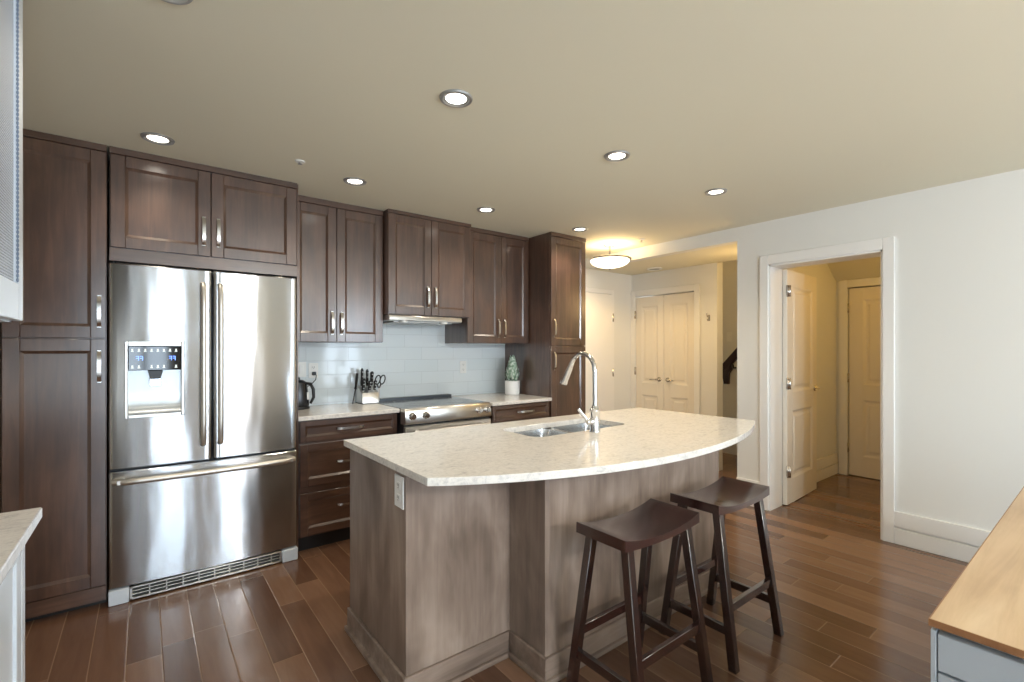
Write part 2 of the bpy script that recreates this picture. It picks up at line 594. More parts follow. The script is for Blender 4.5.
# ------------------------------------------------------------------ interior doors
def panel_door(name, hinge, ang, wd, ht, panels, lever_x=None, lever_side=-1, hinge_zs=(0.25, 1.05, 1.83), hs=1, flat=False,
               lever_both=False, mt='door'):
    """leaf: hinge edge at local x=0, width along +x, thickness about y=0 (front at -y)"""
    t = 0.02
    bm = B()
    if flat:
        box(bm, 0, wd, -t, t, 0.008, ht, 0.002)
    else:
        st = 0.125 if wd > 0.6 else 0.085
        box(bm, 0, st, -t, t, 0.008, ht, 0.002)
        box(bm, wd - st, wd, -t, t, 0.008, ht, 0.002)
        zs = [0.008] + [z for p in panels for z in p] + [ht]
        for i in range(0, len(zs), 2):
            box(bm, st, wd - st, -t, t, zs[i], zs[i + 1])
        for z0, z1 in panels:
            box(bm, st, wd - st, -t + 0.011, t - 0.011, z0, z1)
            for sgn in (-1, 1):                            # sloped moulding and raised field
                yo, yi = sgn * t, sgn * (t - 0.011)
                d = 0.022
                o4 = [(st, yo, z0), (wd - st, yo, z0), (wd - st, yo, z1), (st, yo, z1)]
                i4 = [(st + d, yi, z0 + d), (wd - st - d, yi, z0 + d), (wd - st - d, yi, z1 - d), (st + d, yi, z1 - d)]
                ov = [bm.verts.new(p) for p in o4]
                iv = [bm.verts.new(p) for p in i4]
                for k in range(4):
                    bm.faces.new((ov[k], ov[(k + 1) % 4], iv[(k + 1) % 4], iv[k]))
                e = 0.045
                lo = [(st + e, yi, z0 + e), (wd - st - e, yi, z0 + e), (wd - st - e, yi, z1 - e), (st + e, yi, z1 - e)]
                e2 = 0.062
                y2 = sgn * (t - 0.004)
                hi = [(st + e2, y2, z0 + e2), (wd - st - e2, y2, z0 + e2), (wd - st - e2, y2, z1 - e2), (st + e2, y2, z1 - e2)]
                hexa(bm, lo, hi)
    o = obj(name, bm, M[mt], None, smooth=False)
    o['kind'] = 'structure'
    o.location = hinge
    o.rotation_euler = (0, 0, ang)

    def child(nm, b, mm):
        me = bpy.data.meshes.new(nm)
        bmesh.ops.recalc_face_normals(b, faces=b.faces)
        for f_ in b.faces:
            f_.smooth = len(f_.verts) == 4
        b.to_mesh(me)
        b.free()
        me.materials.append(mm)
        c = bpy.data.objects.new(nm, me)
        C.objects.link(c)
        c.parent = o
        return c
    for z in hinge_zs:
        b = B()
        tube(b, [(-0.006, hs * (t + 0.006), z - 0.05), (-0.006, hs * (t + 0.006), z + 0.05)], 0.008, 10)
        box(b, -0.006, 0.0015, hs * t - 0.03, hs * t + 0.004, z - 0.048, z + 0.048)
        child('hinge', b, M['nickel'])
    if lever_x is not None:
        d = -1 if lever_x > wd / 2 else 1
        for sgn in ((-1, 1) if lever_both else (lever_side,)):
            b = B()
            z = 0.985
            lathe(b, [(0.002, sgn * t), (0.028, sgn * t), (0.028, sgn * (t + 0.008)), (0.012, sgn * (t + 0.012)), (0.011, sgn * (t + 0.045)), (0.002, sgn * (t + 0.046))],
                  lever_x, z, 20, 'y')
            tube(b, [(lever_x, sgn * (t + 0.04), z), (lever_x + d * 0.03, sgn * (t + 0.048), z), (lever_x + d * 0.11, sgn * (t + 0.044), z - 0.006)],
                 [0.011, 0.010, 0.007], 10)
            child('door_handle', b, M['nickel'])
    return o


# open leaf in the doorway: hinged on the far jamb edge, swung into the vestibule
panel_door('door_1', (XR + WT + 0.012, D1 - 0.030, 0), R(3.0), 0.755, 2.05, [(0.22, 0.82), (0.98, 1.91)],
           lever_x=0.69, lever_side=-1, hs=-1, hinge_zs=(0.30, 1.06, 1.86), lever_both=False)
# closed leaf in the vestibule's end wall (x = 6.0), hinge at y 1.82
panel_door('door_2', (6.03, 1.812, 0), R(-90), 0.755, 2.01, [(0.22, 0.82), (0.98, 1.885)], hs=-1, hinge_zs=(0.30, 1.05, 1.80))
# closet pair in hall wall (x = XC), opening y 3.03..3.86
panel_door('door_3', (XC + 0.022, 3.857, 0), R(-90), 0.409, 2.02, [(0.22, 0.78), (0.93, 1.90)], lever_x=0.35, hs=-1, hinge_zs=(0.30, 1.08, 1.80))
panel_door('door_4', (XC + 0.022, 3.033, 0), R(90), 0.409, 2.02, [(0.22, 0.78), (0.93, 1.90)], lever_x=0.35, lever_side=1, hs=1, hinge_zs=(0.30, 1.08, 1.80))
# hall door in the back wall, hinge on the right
panel_door('door_5', (4.60, YW - 0.021, 0), R(180), 0.74, 2.03, [], flat=True, hs=1, hinge_zs=(0.30, 1.07, 1.75), mt='trim')


def casing(name, horiz, a, b, h, plane, sgn, cw=0.085):
    bm = B()
    lo, hi = sorted((plane, plane + sgn * 0.018))

    def bb(p0, p1, z0, z1):
        if horiz == 'y':
            box(bm, lo, hi, p0, p1, z0, z1, 0.003)
        else:
            box(bm, p0, p1, lo, hi, z0, z1, 0.003)
    bb(a - cw, a, 0, h + cw)
    bb(b, b + cw, 0, h + cw)
    bb(a, b, h, h + cw)
    return struct(name, bm, M['trim'])


casing('trim_2', 'y', 1.05, 1.82, 2.02, 6.0, -1, 0.082)
casing('trim_3', 'y', 3.03, 3.86, 2.035, XC, -1, 0.07)
casing('trim_4', 'x', 3.85, 4.605, 2.04, YW, -1, 0.055)

# ------------------------------------------------------------------ cabinet pieces
def shaker(bm, x0, x1, z0, z1, yf, rail=0.062, t=0.02, rec=0.010):
    """shaker front facing -y at plane yf"""
    box(bm, x0 + 0.02, x1 - 0.02, yf + rec, yf + t, z0 + 0.02, z1 - 0.02)
    bv = 0.0022
    box(bm, x0, x0 + rail, yf, yf + t, z0, z1, bv)
    box(bm, x1 - rail, x1, yf, yf + t, z0, z1, bv)
    box(bm, x0 + rail, x1 - rail, yf, yf + t, z1 - rail, z1, bv)
    box(bm, x0 + rail, x1 - rail, yf, yf + t, z0, z0 + rail, bv)
    # small stepped moulding inside the frame
    s = 0.013
    ya_, yb_ = yf + 0.0015, yf + rec - 0.0005
    o4 = [(x0 + rail, z0 + rail), (x1 - rail, z0 + rail), (x1 - rail, z1 - rail), (x0 + rail, z1 - rail)]
    i4 = [(x0 + rail + s, z0 + rail + s), (x1 - rail - s, z0 + rail + s), (x1 - rail - s, z1 - rail - s), (x0 + rail + s, z1 - rail - s)]
    ov = [bm.verts.new((a_, ya_, b_)) for a_, b_ in o4]
    iv = [bm.verts.new((a_, yb_, b_)) for a_, b_ in i4]
    ob = [bm.verts.new((a_, yf + t * 0.9, b_)) for a_, b_ in o4]
    ib = [bm.verts.new((a_, yf + t * 0.9, b_)) for a_, b_ in i4]
    for k in range(4):
        n_ = (k + 1) % 4
        bm.faces.new((ov[k], ov[n_], iv[n_], iv[k]))
        bm.faces.new((ob[k], ob[n_], ov[n_], ov[k]))
        bm.faces.new((iv[k], iv[n_], ib[n_], ib[k]))
        bm.faces.new((ib[k], ib[n_], ob[n_], ob[k]))
    return bm


def pull_bm(cx, cz, yf, length=0.15, vertical=True, wd=0.017):
    """flat bowed bar pull standing off a face at yf (faces -y)"""
    bm = B()
    n = 10
    hl = length / 2
    fr, bk = [], []
    for i in range(n + 1):
        s = -hl + length * i / n
        k = 1 - (s / hl) ** 4
        y = yf - 0.006 - 0.022 * k
        fr.append((s, y))
        bk.append((s, y + 0.007))
    vs = []
    for (s, y) in fr + bk[::-1]:
        row = []
        for q in (-wd / 2, wd / 2):
            row.append(bm.verts.new((cx + q, y, cz + s) if vertical else (cx + s, y, cz + q)))
        vs.append(row)
    m_ = len(vs)
    for i in range(m_):
        j = (i + 1) % m_
        bm.faces.new((vs[i][0], vs[j][0], vs[j][1], vs[i][1]))
    bm.faces.new([v_[0] for v_ in vs])
    bm.faces.new([v_[1] for v_ in vs][::-1])
    for s in (-hl + 0.006, hl - 0.006):
        if vertical:
            box(bm, cx - wd / 2, cx + wd / 2, yf - 0.009, yf, cz + s - 0.006, cz + s + 0.006)
        else:
            box(bm, cx + s - 0.006, cx + s + 0.006, yf - 0.009, yf, cz - wd / 2, cz + wd / 2)
    return bm


def door_front(root, name, x0, x1, z0, z1, yf, hx=None, hz=None, m='cab', rail=0.062, vertical=True, hl=0.168):
    d = obj(name, shaker(B(), x0, x1, z0, z1, yf, rail), M[m], root)
    if hx is not None:
        obj('handle', pull_bm(hx, hz, yf, hl, vertical), M['nickel'], d)
    return d


# ---- left tall pantry
YF = 3.30
p = thing('pantry_cabinet', 'tall dark brown two-door pantry cabinet left of the steel fridge', 'cabinet', (-0.35, 3.6, 0))
obj('body', box(B(), -0.545, -0.158, YF + 0.02, 3.925, 0.035, 2.438, 0.001), M['cab'], p)
door_front(p, 'door', -0.542, -0.160, 1.417, 2.402, YF, -0.187, 1.557)
door_front(p, 'door', -0.542, -0.160, 0.112, 1.411, YF, -0.187, 1.268)
obj('top_trim', box(B(), -0.545, -0.158, YF - 0.004, YF + 0.02, 2.404, 2.439, 0.002), M['cab_h'], p)
obj('plinth', box(B(), -0.545, -0.160, YF + 0.004, YF + 0.02, 0.032, 0.108, 0.001), M['cab_h'], p)
obj('toe_kick', box(B(), -0.545, -0.158, YF + 0.05, 3.9, 0.0, 0.034), M['kick'], p)
obj('side_filler', box(B(), -0.898, -0.547, YF + 0.004, YF + 0.03, 0.0, 2.438, 0.001), M['cab'], p)

# ---- cabinet over the fridge
p = thing('fridge_top_cabinet', 'wide dark brown two-door cabinet bridging over the steel fridge', 'cabinet', (0.32, 3.6, 1.83))
obj('body', box(B(), -0.147, 0.789, YF + 0.02, 3.925, 1.90, 2.438, 0.001), M['cab_h'], p)
door_front(p, 'door', -0.143, 0.309, 1.905, 2.402, YF, 0.275, 2.048)
door_front(p, 'door', 0.314, 0.785, 1.905, 2.402, YF, 0.348, 2.048)
obj('top_trim', box(B(), -0.147, 0.789, YF - 0.004, YF + 0.02, 2.404, 2.439, 0.002), M['cab_h'], p)
obj('valance', box(B(), -0.147, 0.789, YF + 0.004, YF + 0.024, 1.832, 1.901, 0.001), M['cab_h'], p)
obj('side_panel', box(B(), 0.789, 0.797, YF + 0.01, 3.925, 0.0, 2.438, 0.001), M['cab'], p)

# ---- wall cabinets
def wall_cab(label, x0, x1, yf, z0, z1, split, hz, loc, trim=True):
    p = thing('wall_cabinet', label, 'cabinet', loc, 'wall cabinets above the kitchen counter')
    obj('body', box(B(), x0, x1, yf + 0.02, 3.921, z0, 2.438, 0.001), M['cab'], p)
    door_front(p, 'door', x0 + 0.003, split - 0.0015, z0 + 0.004, z1, yf, split - 0.034, hz)
    door_front(p, 'door', split + 0.0015, x1 - 0.003, z0 + 0.004, z1, yf, split + 0.034, hz)
    obj('top_trim', box(B(), x0, x1, yf - 0.003, yf + 0.02, z1 + 0.002, 2.439, 0.002), M['cab_h'], p)
    return p


wall_cab('dark brown two-door wall cabinet between the fridge cabinet and the range hood cabinet', 0.80, 1.474, 3.54, 1.41, 2.395, 1.117, 1.55, (1.13, 3.7, 1.41))
wall_cab('shorter dark brown wall cabinet standing forward directly above the slim range hood', 1.478, 2.236, 3.46, 1.63, 2.41, 1.853, 1.78, (1.85, 3.7, 1.63))
wall_cab('dark brown two-door wall cabinet above the potted plant, beside the right pantry', 2.240, 2.945, 3.53, 1.412, 2.40, 2.612, 1.55, (2.59, 3.7, 1.41))

# ---- right tall pantry
YP = 3.22
p = thing('pantry_cabinet', 'narrow tall dark brown pantry cabinet at right end of the kitchen, beside the hall', 'cabinet', (3.18, 3.6, 0))
obj('body', box(B(), 2.951, 3.412, YP + 0.02, 3.925, 0.10, 2.438, 0.001), M['cab'], p)
door_front(p, 'door', 2.954, 3.409, 1.392, 2.40, YP, 2.990, 1.554)
door_front(p, 'door', 2.954, 3.409, 0.11, 1.386, YP, 2.990, 1.25)
obj('top_trim', box(B(), 2.951, 3.412, YP - 0.004, YP + 0.02, 2.402, 2.439, 0.002), M['cab_h'], p)
obj('toe_kick', box(B(), 2.955, 3.41, YP + 0.07, 3.9, 0.0, 0.10), M['kick'], p)

# ---- backsplash
bm = B()
box(bm, 0.798, 2.950, YW - 0.008, YW, 0.90, 1.64)
struct('wall_backsplash', bm, M['tile'])

# ---- base cabinets
YB = 3.335
p = thing('drawer_base_cabinet', 'dark brown three-drawer base cabinet between the fridge and the stove', 'cabinet', (1.15, 3.6, 0))
obj('body', box(B(), 0.81, 1.502, YB + 0.02, 3.92, 0.10, 0.884, 0.001), M['cab_h'], p)
for z0, z1, hz in ((0.737, 0.876, 0.81), (0.440, 0.722, 0.585), (0.112, 0.395, 0.285)):
    door_front(p, 'drawer', 0.814, 1.498, z0, z1, YB, 1.147, hz, 'cab_h', 0.035 if z1 > 0.8 else 0.05, False, 0.19)
obj('rail', box(B(), 0.814, 1.498, YB + 0.012, YB + 0.02, 0.397, 0.438), M['cab_h'], p)
obj('toe_kick', box(B(), 0.81, 1.502, YB + 0.06, 3.9, 0, 0.10), M['kick'], p)
p = thing('base_cabinet', 'dark brown base cabinet with drawer between the stove and the right pantry', 'cabinet', (2.62, 3.6, 0))
YB2 = 3.235
obj('body', box(B(), 2.30, 2.948, YB2 + 0.02, 3.92, 0.10, 0.884, 0.001), M['cab_h'], p)
door_front(p, 'drawer', 2.303, 2.944, 0.745, 0.876, YB2, 2.66, 0.812, 'cab_h', 0.03, False, 0.19)
door_front(p, 'door', 2.303, 2.622, 0.112, 0.738, YB2, 2.585, 0.62)
door_front(p, 'door', 2.625, 2.944, 0.112, 0.738, YB2, 2.66, 0.62)
obj('toe_kick', box(B(), 2.30, 2.948, YB2 + 0.06, 3.9, 0, 0.10), M['kick'], p)

tag(obj('countertop', box(B(), 0.798, 1.507, YB - 0.025, 3.921, 0.885, 0.915, 0.003), M['quartz']),
    'pale speckled quartz worktop between the fridge and the stove, under the knife block', 'countertop')
tag(obj('countertop', box(B(), 2.285, 2.949, YB2 - 0.03, 3.921, 0.885, 0.915, 0.003), M['quartz']),
    'pale speckled quartz worktop right of the stove, under the potted plant', 'countertop')


# ------------------------------------------------------------------ refrigerator
def bow(x):
    return 0.016 * (1 - ((x - 0.3175) / 0.4675) ** 2)


FYF = 3.285                                                # door front plane at the fridge's sides


def fridge_panel(bm, x0, x1, z0, z1, hole=None, depth=0.06):
    """bowed front with rounded vertical edges; hole = (hx0,hx1,hz0,hz1)"""
    r = 0.018
    xs = set()
    for i in range(5):
        a = PI / 2 * i / 4
        xs.add(round(x0 + r * (1 - math.cos(a)), 5))
        xs.add(round(x1 - r * (1 - math.cos(a)), 5))
    n = 20
    for i in range(1, n):
        x = x0 + r + (x1 - x0 - 2 * r) * i / n
        xs.add(round(x, 5))
    zs = {z0, z0 + 0.006, z1 - 0.006, z1}
    if hole:
        xs = {x for x in xs if abs(x - hole[0]) > 0.008 and abs(x - hole[1]) > 0.008} | {hole[0], hole[1]}
        zs |= {hole[2], hole[3]}
    xs, zs = sorted(xs), sorted(zs)

    def Y(x, z):
        e = 0.0
        for d in (x - x0, x1 - x):
            if d < r:
                e += r - math.sqrt(max(0.0, r * r - (r - d) ** 2))
        if z - z0 < 0.005 or z1 - z < 0.005:
            e += 0.006
        return FYF - bow(x) + e
    V = {(i, k): bm.verts.new((x, Y(x, z), z)) for i, x in enumerate(xs) for k, z in enumerate(zs)}
    for i in range(len(xs) - 1):
        for k in range(len(zs) - 1):
            if hole and hole[0] - 1e-6 <= xs[i] and xs[i + 1] <= hole[1] + 1e-6 and hole[2] - 1e-6 <= zs[k] and zs[k + 1] <= hole[3] + 1e-6:
                continue
            bm.faces.new((V[i, k], V[i + 1, k], V[i + 1, k + 1], V[i, k + 1]))
    # side, top and bottom returns
    yb = FYF + depth
    nx, nz = len(xs) - 1, len(zs) - 1
    loop = [V[i, 0] for i in range(nx + 1)] + [V[nx, k] for k in range(1, nz + 1)] + \
           [V[i, nz] for i in range(nx - 1, -1, -1)] + [V[0, k] for k in range(nz - 1, 0, -1)]
    back = [bm.verts.new((v_.co.x, yb, v_.co.z)) for v_ in loop]
    for i in range(len(loop)):
        j = (i + 1) % len(loop)
        bm.faces.new((loop[i], loop[j], back[j], back[i]))
    bm.faces.new(back)
    return bm


p = thing('refrigerator', 'brushed stainless french-door fridge with ice dispenser and bottom freezer drawer', 'refrigerator', (0.3175, 3.6, 0))
obj('body', box(B(), -0.15, 0.785, FYF + 0.055, 3.90, 0.03, 1.80, 0.004), M['gasket'], p)
HX = (-0.083, 0.180, 0.985, 1.402)
ld = obj('door', fridge_panel(B(), -0.150, 0.3135, 0.716, 1.818, HX), M['steel'], p, angle=30)
rd = obj('door', fridge_panel(B(), 0.3195, 0.785, 0.716, 1.818), M['steel'], p, angle=30)
dr = obj('freezer_drawer', fridge_panel(B(), -0.150, 0.785, 0.082, 0.704), M['steel'], p, angle=30)


def fridge_handle(bm, x, z0, z1):
    y = FYF - bow(x)
    pts = [(x, y, z0), (x, y - 0.035, z0 + 0.006), (x, y - 0.052, z0 + 0.03)]
    n = 8
    for i in range(1, n):
        pts.append((x, y - 0.052 - 0.004 * math.sin(PI * i / n), z0 + 0.03 + (z1 - z0 - 0.06) * i / n))
    pts += [(x, y - 0.052, z1 - 0.03), (x, y - 0.035, z1 - 0.006), (x, y, z1)]
    return tube(bm, pts, 0.0145, 14)


M['handlesteel'] = mat('satin_steel_handle', srgb(218, 214, 206), 0.42, 1.0)
obj('handle', fridge_handle(B(), 0.268, 0.81, 1.735), M['handlesteel'], ld)
obj('handle', fridge_handle(B(), 0.352, 0.81, 1.735), M['handlesteel'], rd)
bm = B()
pts = []
n = 16
for i in range(n + 1):
    x = -0.128 + 0.886 * i / n
    d = 0.05 if 0 < i < n else 0.012
    pts.append((x, FYF - bow(x) - d, 0.655))
tube(bm, pts, 0.017, 14)
for x in (-0.10, 0.735):
    box(bm, x - 0.016, x + 0.016, FYF - bow(x) - 0.05, FYF - bow(x) + 0.004, 0.642, 0.668, 0.003)
obj('handle', bm, M['handlesteel'], dr)
# dispenser
disp = B()
hx0, hx1, hz0, hz1 = HX
yo = FYF - bow(0.05) - 0.004
yr = yo + 0.045
fw = 0.014
box(disp, hx0, hx0 + fw, yo, yr + 0.01, hz0, hz1, 0.003)
box(disp, hx1 - fw, hx1, yo, yr + 0.01, hz0, hz1, 0.003)
box(disp, hx0 + fw, hx1 - fw, yo, yr + 0.01, hz1 - 0.026, hz1, 0.003)
box(disp, hx0 + fw, hx1 - fw, yo, yr + 0.01, hz0, hz0 + 0.02, 0.003)
dsp = obj('dispenser_frame', disp, M['steel2'], p)
bm = B()                                                   # curved recess
zz = [hz0 + 0.02, hz0 + 0.035, hz0 + 0.07, hz0 + 0.14, hz0 + 0.25]
yy = [yo + 0.006, yo + 0.03, yo + 0.043, yo + 0.045, yo + 0.040]
for (za, zb, ya, yb_) in zip(zz, zz[1:], yy, yy[1:]):
    v4 = [bm.verts.new(q) for q in ((hx0 + fw, ya, za), (hx1 - fw, ya, za), (hx1 - fw, yb_, zb), (hx0 + fw, yb_, zb))]
    bm.faces.new(v4)
box(bm, hx0 + fw, hx1 - fw, yo + 0.045, yo + 0.05, hz0 + 0.0, hz1)
bmesh.ops.remove_doubles(bm, verts=bm.verts, dist=1e-5)
obj('recess', bm, mat('pale_silver_recess', srgb(200, 206, 210), 0.3, 0.5), dsp)
zc0, zc1 = 1.243, hz1 - 0.027
cp = obj('control_panel', box(B(), hx0 + fw + 0.001, hx1 - fw - 0.001, yo + 0.004, yo + 0.046, zc0, zc1, 0.002), M['blackglass'], dsp)
for zr in (zc0 + 0.020, zc1 - 0.022):
    for i in range(8):
        if zr < 1.3 and i in (2, 6):
            continue
        x = hx0 + fw + 0.018 + i * 0.0275
        prism_pts = [(x - 0.006, zr - 0.008), (x + 0.006, zr - 0.008), (x + 0.006, zr - 0.004), (x + 0.003, zr - 0.003),
                     (x + 0.004, zr + 0.008), (x - 0.004, zr + 0.008), (x - 0.003, zr - 0.003), (x - 0.006, zr - 0.004)]
        obj('icon', prism(B(), prism_pts, 'y', yo + 0.0025, yo + 0.004), M['icon'], dsp)
zc = (zc0 + zc1) / 2
for x in (-0.03, -0.013, 0.115, 0.132):                    # glowing digits, too blurred in the photo to read
    q = [(x - 0.006, zc + 0.009), (x + 0.004, zc + 0.009), (x + 0.004, zc + 0.0015), (x - 0.006, zc + 0.0015), (x - 0.006, zc - 0.0015),
         (x + 0.004, zc - 0.0015), (x + 0.004, zc - 0.012), (x + 0.007, zc - 0.012), (x + 0.007, zc + 0.012), (x - 0.006, zc + 0.012)]
    obj('digit', prism(B(), q, 'y', yo + 0.0025, yo + 0.004), M['blue'], dsp)
bm = B()
xc = (hx0 + hx1) / 2
prism(bm, [(xc - 0.035, zc0), (xc + 0.035, zc0), (xc + 0.022, zc0 - 0.05), (xc - 0.022, zc0 - 0.05)], 'y', yo + 0.008, yo + 0.042, 0.003)
obj('spout', bm, M['black'], dsp)
obj('paddle', box(B(), xc - 0.026, xc + 0.026, yo + 0.014, yo + 0.024, zc0 - 0.088, zc0 - 0.045, 0.003), M['chrome'], dsp)
obj('badge', box(B(), xc - 0.035, xc + 0.035, yo - 0.002, yo, hz1 - 0.021, hz1 - 0.008, 0.0005), M['icon'], dsp)
# grille and feet
gr = B()
gy = FYF - 0.012
gz0, gz1 = 0.008, 0.078
box(gr, -0.062, 0.690, gy, gy + 0.03, gz0, gz0 + 0.012, 0.002)
box(gr, -0.062, 0.690, gy, gy + 0.03, gz1 - 0.010, gz1, 0.002)
box(gr, -0.062, -0.050, gy, gy + 0.03, gz0, gz1, 0.002)
box(gr, 0.678, 0.690, gy, gy + 0.03, gz0, gz1, 0.002)
for z in (gz0 + 0.024, gz0 + 0.042):
    box(gr, -0.056, 0.684, gy + 0.004, gy + 0.02, z, z + 0.006, 0.001)
for k in range(9):
    x = 0.02 + k * 0.076
    box(gr, x, x + 0.006, gy + 0.004, gy + 0.02, gz0 + 0.01, gz1 - 0.008)
obj('grille', gr, M['steel2'], p)
obj('grille_backing', box(B(), -0.058, 0.686, gy + 0.021, gy + 0.03, gz0 + 0.008, gz1 - 0.006), M['kick'], p)
obj('foot_cover', box(B(), -0.150, -0.064, gy - 0.002, gy + 0.05, 0.0, 0.078, 0.004), M['whitecab'], p)
obj('foot_cover', box(B(), 0.692, 0.785, gy - 0.002, gy + 0.05, 0.0, 0.078, 0.004), M['whitecab'], p)

# ------------------------------------------------------------------ range hood and stove
p = thing('range_hood', 'slim stainless range hood under the middle wall cabinet', 'range hood', (1.8, 3.7, 1.58))
bm = B()
prism(bm, [(3.445, 1.585), (3.445, 1.618), (3.46, 1.628), (3.90, 1.628), (3.90, 1.59), (3.47, 1.580)], 'x', 1.482, 2.135, 0.003)
obj('body', bm, M['steel2'], p)
obj('filter', box(B(), 1.54, 2.07, 3.50, 3.86, 1.570, 1.583, 0.002), M['satin'], p)
obj('lamp_cover', lathe(B(), [(0.001, 1.568), (0.03, 1.568), (0.032, 1.574), (0.03, 1.584), (0.001, 1.584)], 1.62, 3.482, 20), M['white'], p)
obj('lamp_cover', lathe(B(), [(0.001, 1.568), (0.03, 1.568), (0.032, 1.574), (0.03, 1.584), (0.001, 1.584)], 1.98, 3.482, 20), M['white'], p)

p = thing('stove', 'slide-in stainless electric stove with black glass top and front knobs', 'stove', (1.905, 3.6, 0))
SX0, SX1, SY = 1.510, 2.280, 3.215
obj('body', box(B(), SX0 + 0.006, SX1 - 0.004, SY + 0.04, 3.90, 0.04, 0.90, 0.003), M['gasket'], p)
bm = B()
prism(bm, [(SY + 0.012, 0.800), (SY, 0.812), (SY + 0.012, 0.902), (SY + 0.024, 0.917), (SY + 0.09, 0.917), (SY + 0.09, 0.800)], 'x', SX0, SX1, 0.002)
cpn = obj('control_panel', bm, M['steel2'], p)
bm = B()
box(bm, SX0, SX1, SY + 0.09, 3.86, 0.900, 0.917, 0.002)
ck = obj('cooktop', bm, mat('black_glass_grey_sheen', srgb(96, 100, 104), 0.12, spec=0.9), p)  # grey base colour carries the light reflected by the black glass
print_m = mat('grey_burner_print', srgb(120, 122, 124), 0.3)
for (x, y, r_) in ((1.72, 3.48, 0.09), (2.10, 3.48, 0.11), (1.72, 3.72, 0.075), (2.10, 3.72, 0.075)):
    bm = lathe(B(), [(r_, 0.9172), (r_, 0.9176), (r_ - 0.004, 0.9176), (r_ - 0.004, 0.9172)], x, y, 32)
    bmesh.ops.delete(bm, geom=[f for f in bm.faces if len(f.verts) > 4], context='FACES')
    obj('burner_ring', bm, print_m, ck)
obj('rear_vent_trim', box(B(), SX0 + 0.01, SX1 - 0.01, 3.845, 3.918, 0.900, 0.938, 0.004), mat('dark_steel_trim', srgb(70, 76, 82), 0.3, 0.4), p)
for x in (1.565, 1.675, 2.155, 2.235):
    bm = B()
    lathe(bm, [(0.001, SY + 0.01), (0.027, SY + 0.01), (0.027, SY - 0.001), (0.023, SY - 0.004), (0.021, SY - 0.026), (0.016, SY - 0.031), (0.001, SY - 0.031)],
          x, 0.862, 24, 'y')
    box(bm, x - 0.004, x + 0.004, SY - 0.036, SY - 0.01, 0.842, 0.882, 0.002)
    obj('knob', bm, M['chrome'], cpn)
bm = B()
box(bm, SX0 + 0.003, SX1 - 0.003, SY + 0.006, SY + 0.045, 0.22, 0.785, 0.004)
od = obj('oven_door', bm, M['steel2'], p)
obj('window', box(B(), SX0 + 0.12, SX1 - 0.12, SY + 0.003, SY + 0.01, 0.33, 0.64, 0.002), M['blackglass'], od)
bm = B()
tube(bm, [(SX0 + 0.05, SY - 0.045, 0.748), (SX1 - 0.05, SY - 0.045, 0.748)], 0.014, 14)
for x in (SX0 + 0.09, SX1 - 0.09):
    box(bm, x - 0.012, x + 0.012, SY - 0.045, SY + 0.008, 0.738, 0.758, 0.002)
obj('handle', bm, M['steel2'], od)
obj('warming_drawer', box(B(), SX0 + 0.003, SX1 - 0.003, SY + 0.006, SY + 0.045, 0.06, 0.212, 0.004), M['steel2'], p)
obj('toe_kick', box(B(), SX0 + 0.02, SX1 - 0.02, SY + 0.08, 3.88, 0.0, 0.06), M['kick'], p)

# ------------------------------------------------------------------ island
p = thing('kitchen_island', 'wide curved-top kitchen island with greyed wood panels in the room centre', 'kitchen island', (1.75, 1.8, 0))
IX0, IX1, IYF, IYB, BX, BY = 0.798, 2.70, 1.685, 2.25, 1.300, 1.442
bm = B()
box(bm, IX0, IX1 - 0.05, IYF + 0.02, IYB, 0.0, 0.66)
box(bm, IX0, 1.50, IYF + 0.02, IYB, 0.66, 0.885)
box(bm, 2.33, IX1 - 0.05, IYF + 0.02, IYB, 0.66, 0.885)
box(bm, 1.50, 2.33, 2.185, IYB, 0.66, 0.885)
box(bm, 1.50, 2.33, IYF + 0.02, 1.775, 0.66, 0.885)
obj('body', bm, M['isl'], p)
obj('end_panel', box(B(), IX0 - 0.006, IX0, IYF, 2.31, 0.0, 0.885, 0.001), M['isl'], p)
obj('front_panel', box(B(), IX0, BX, IYF, IYF + 0.02, 0.0, 0.885, 0.001), M['isl'], p)
bm = B()
prism(bm, [(BX, BY + 0.006), (BX + 0.012, BY), (IX1 - 0.06, BY), (IX1, BY + 0.05), (IX1, IYF + 0.1), (BX, IYF + 0.1)], 'z', 0.0, 0.885)
obj('bar_panel', bm, M['isl'], p, smooth=False)
obj('bar_side', box(B(), BX - 0.006, BX, BY + 0.006, IYF, 0.0, 0.885, 0.001), M['isl'], p)


def plinth(bm, pts):
    """mitred base board along an open outline (outer side on the right of the walk)"""
    for (ht, t) in ((0.105, 0.014), (0.022, 0.028)):
        q = [Vector((a_, b_)) for a_, b_ in pts]
        outer = []
        for i in range(len(q)):
            ns = []
            if i > 0:
                d = (q[i] - q[i - 1]).normalized()
                ns.append(Vector((d.y, -d.x)))
            if i < len(q) - 1:
                d = (q[i + 1] - q[i]).normalized()
                ns.append(Vector((d.y, -d.x)))
            if len(ns) == 2:
                s_ = ns[0] + ns[1]
                outer.append(q[i] + s_ * (t / (s_.length_squared / 2)) )
            else:
                outer.append(q[i] + ns[0] * t)
        for i in range(len(q) - 1):
            a_, b_, c_, d_ = q[i], q[i + 1], outer[i + 1], outer[i]
            hexa(bm[i], [(v.x, v.y, 0) for v in (a_, d_, c_, b_)], [(v.x, v.y, ht) for v in (a_, d_, c_, b_)], 0.0025)


pl = [B() for _ in range(6)]
plinth(pl, [(IX0 - 0.006, 2.31), (IX0 - 0.006, IYF), (BX - 0.006, IYF), (BX - 0.006, BY), (IX1 - 0.06, BY), (IX1, BY + 0.05), (IX1, IYF + 0.1)])
for i, b_ in enumerate(pl):
    obj('plinth', b_, M['isl_h'], p)
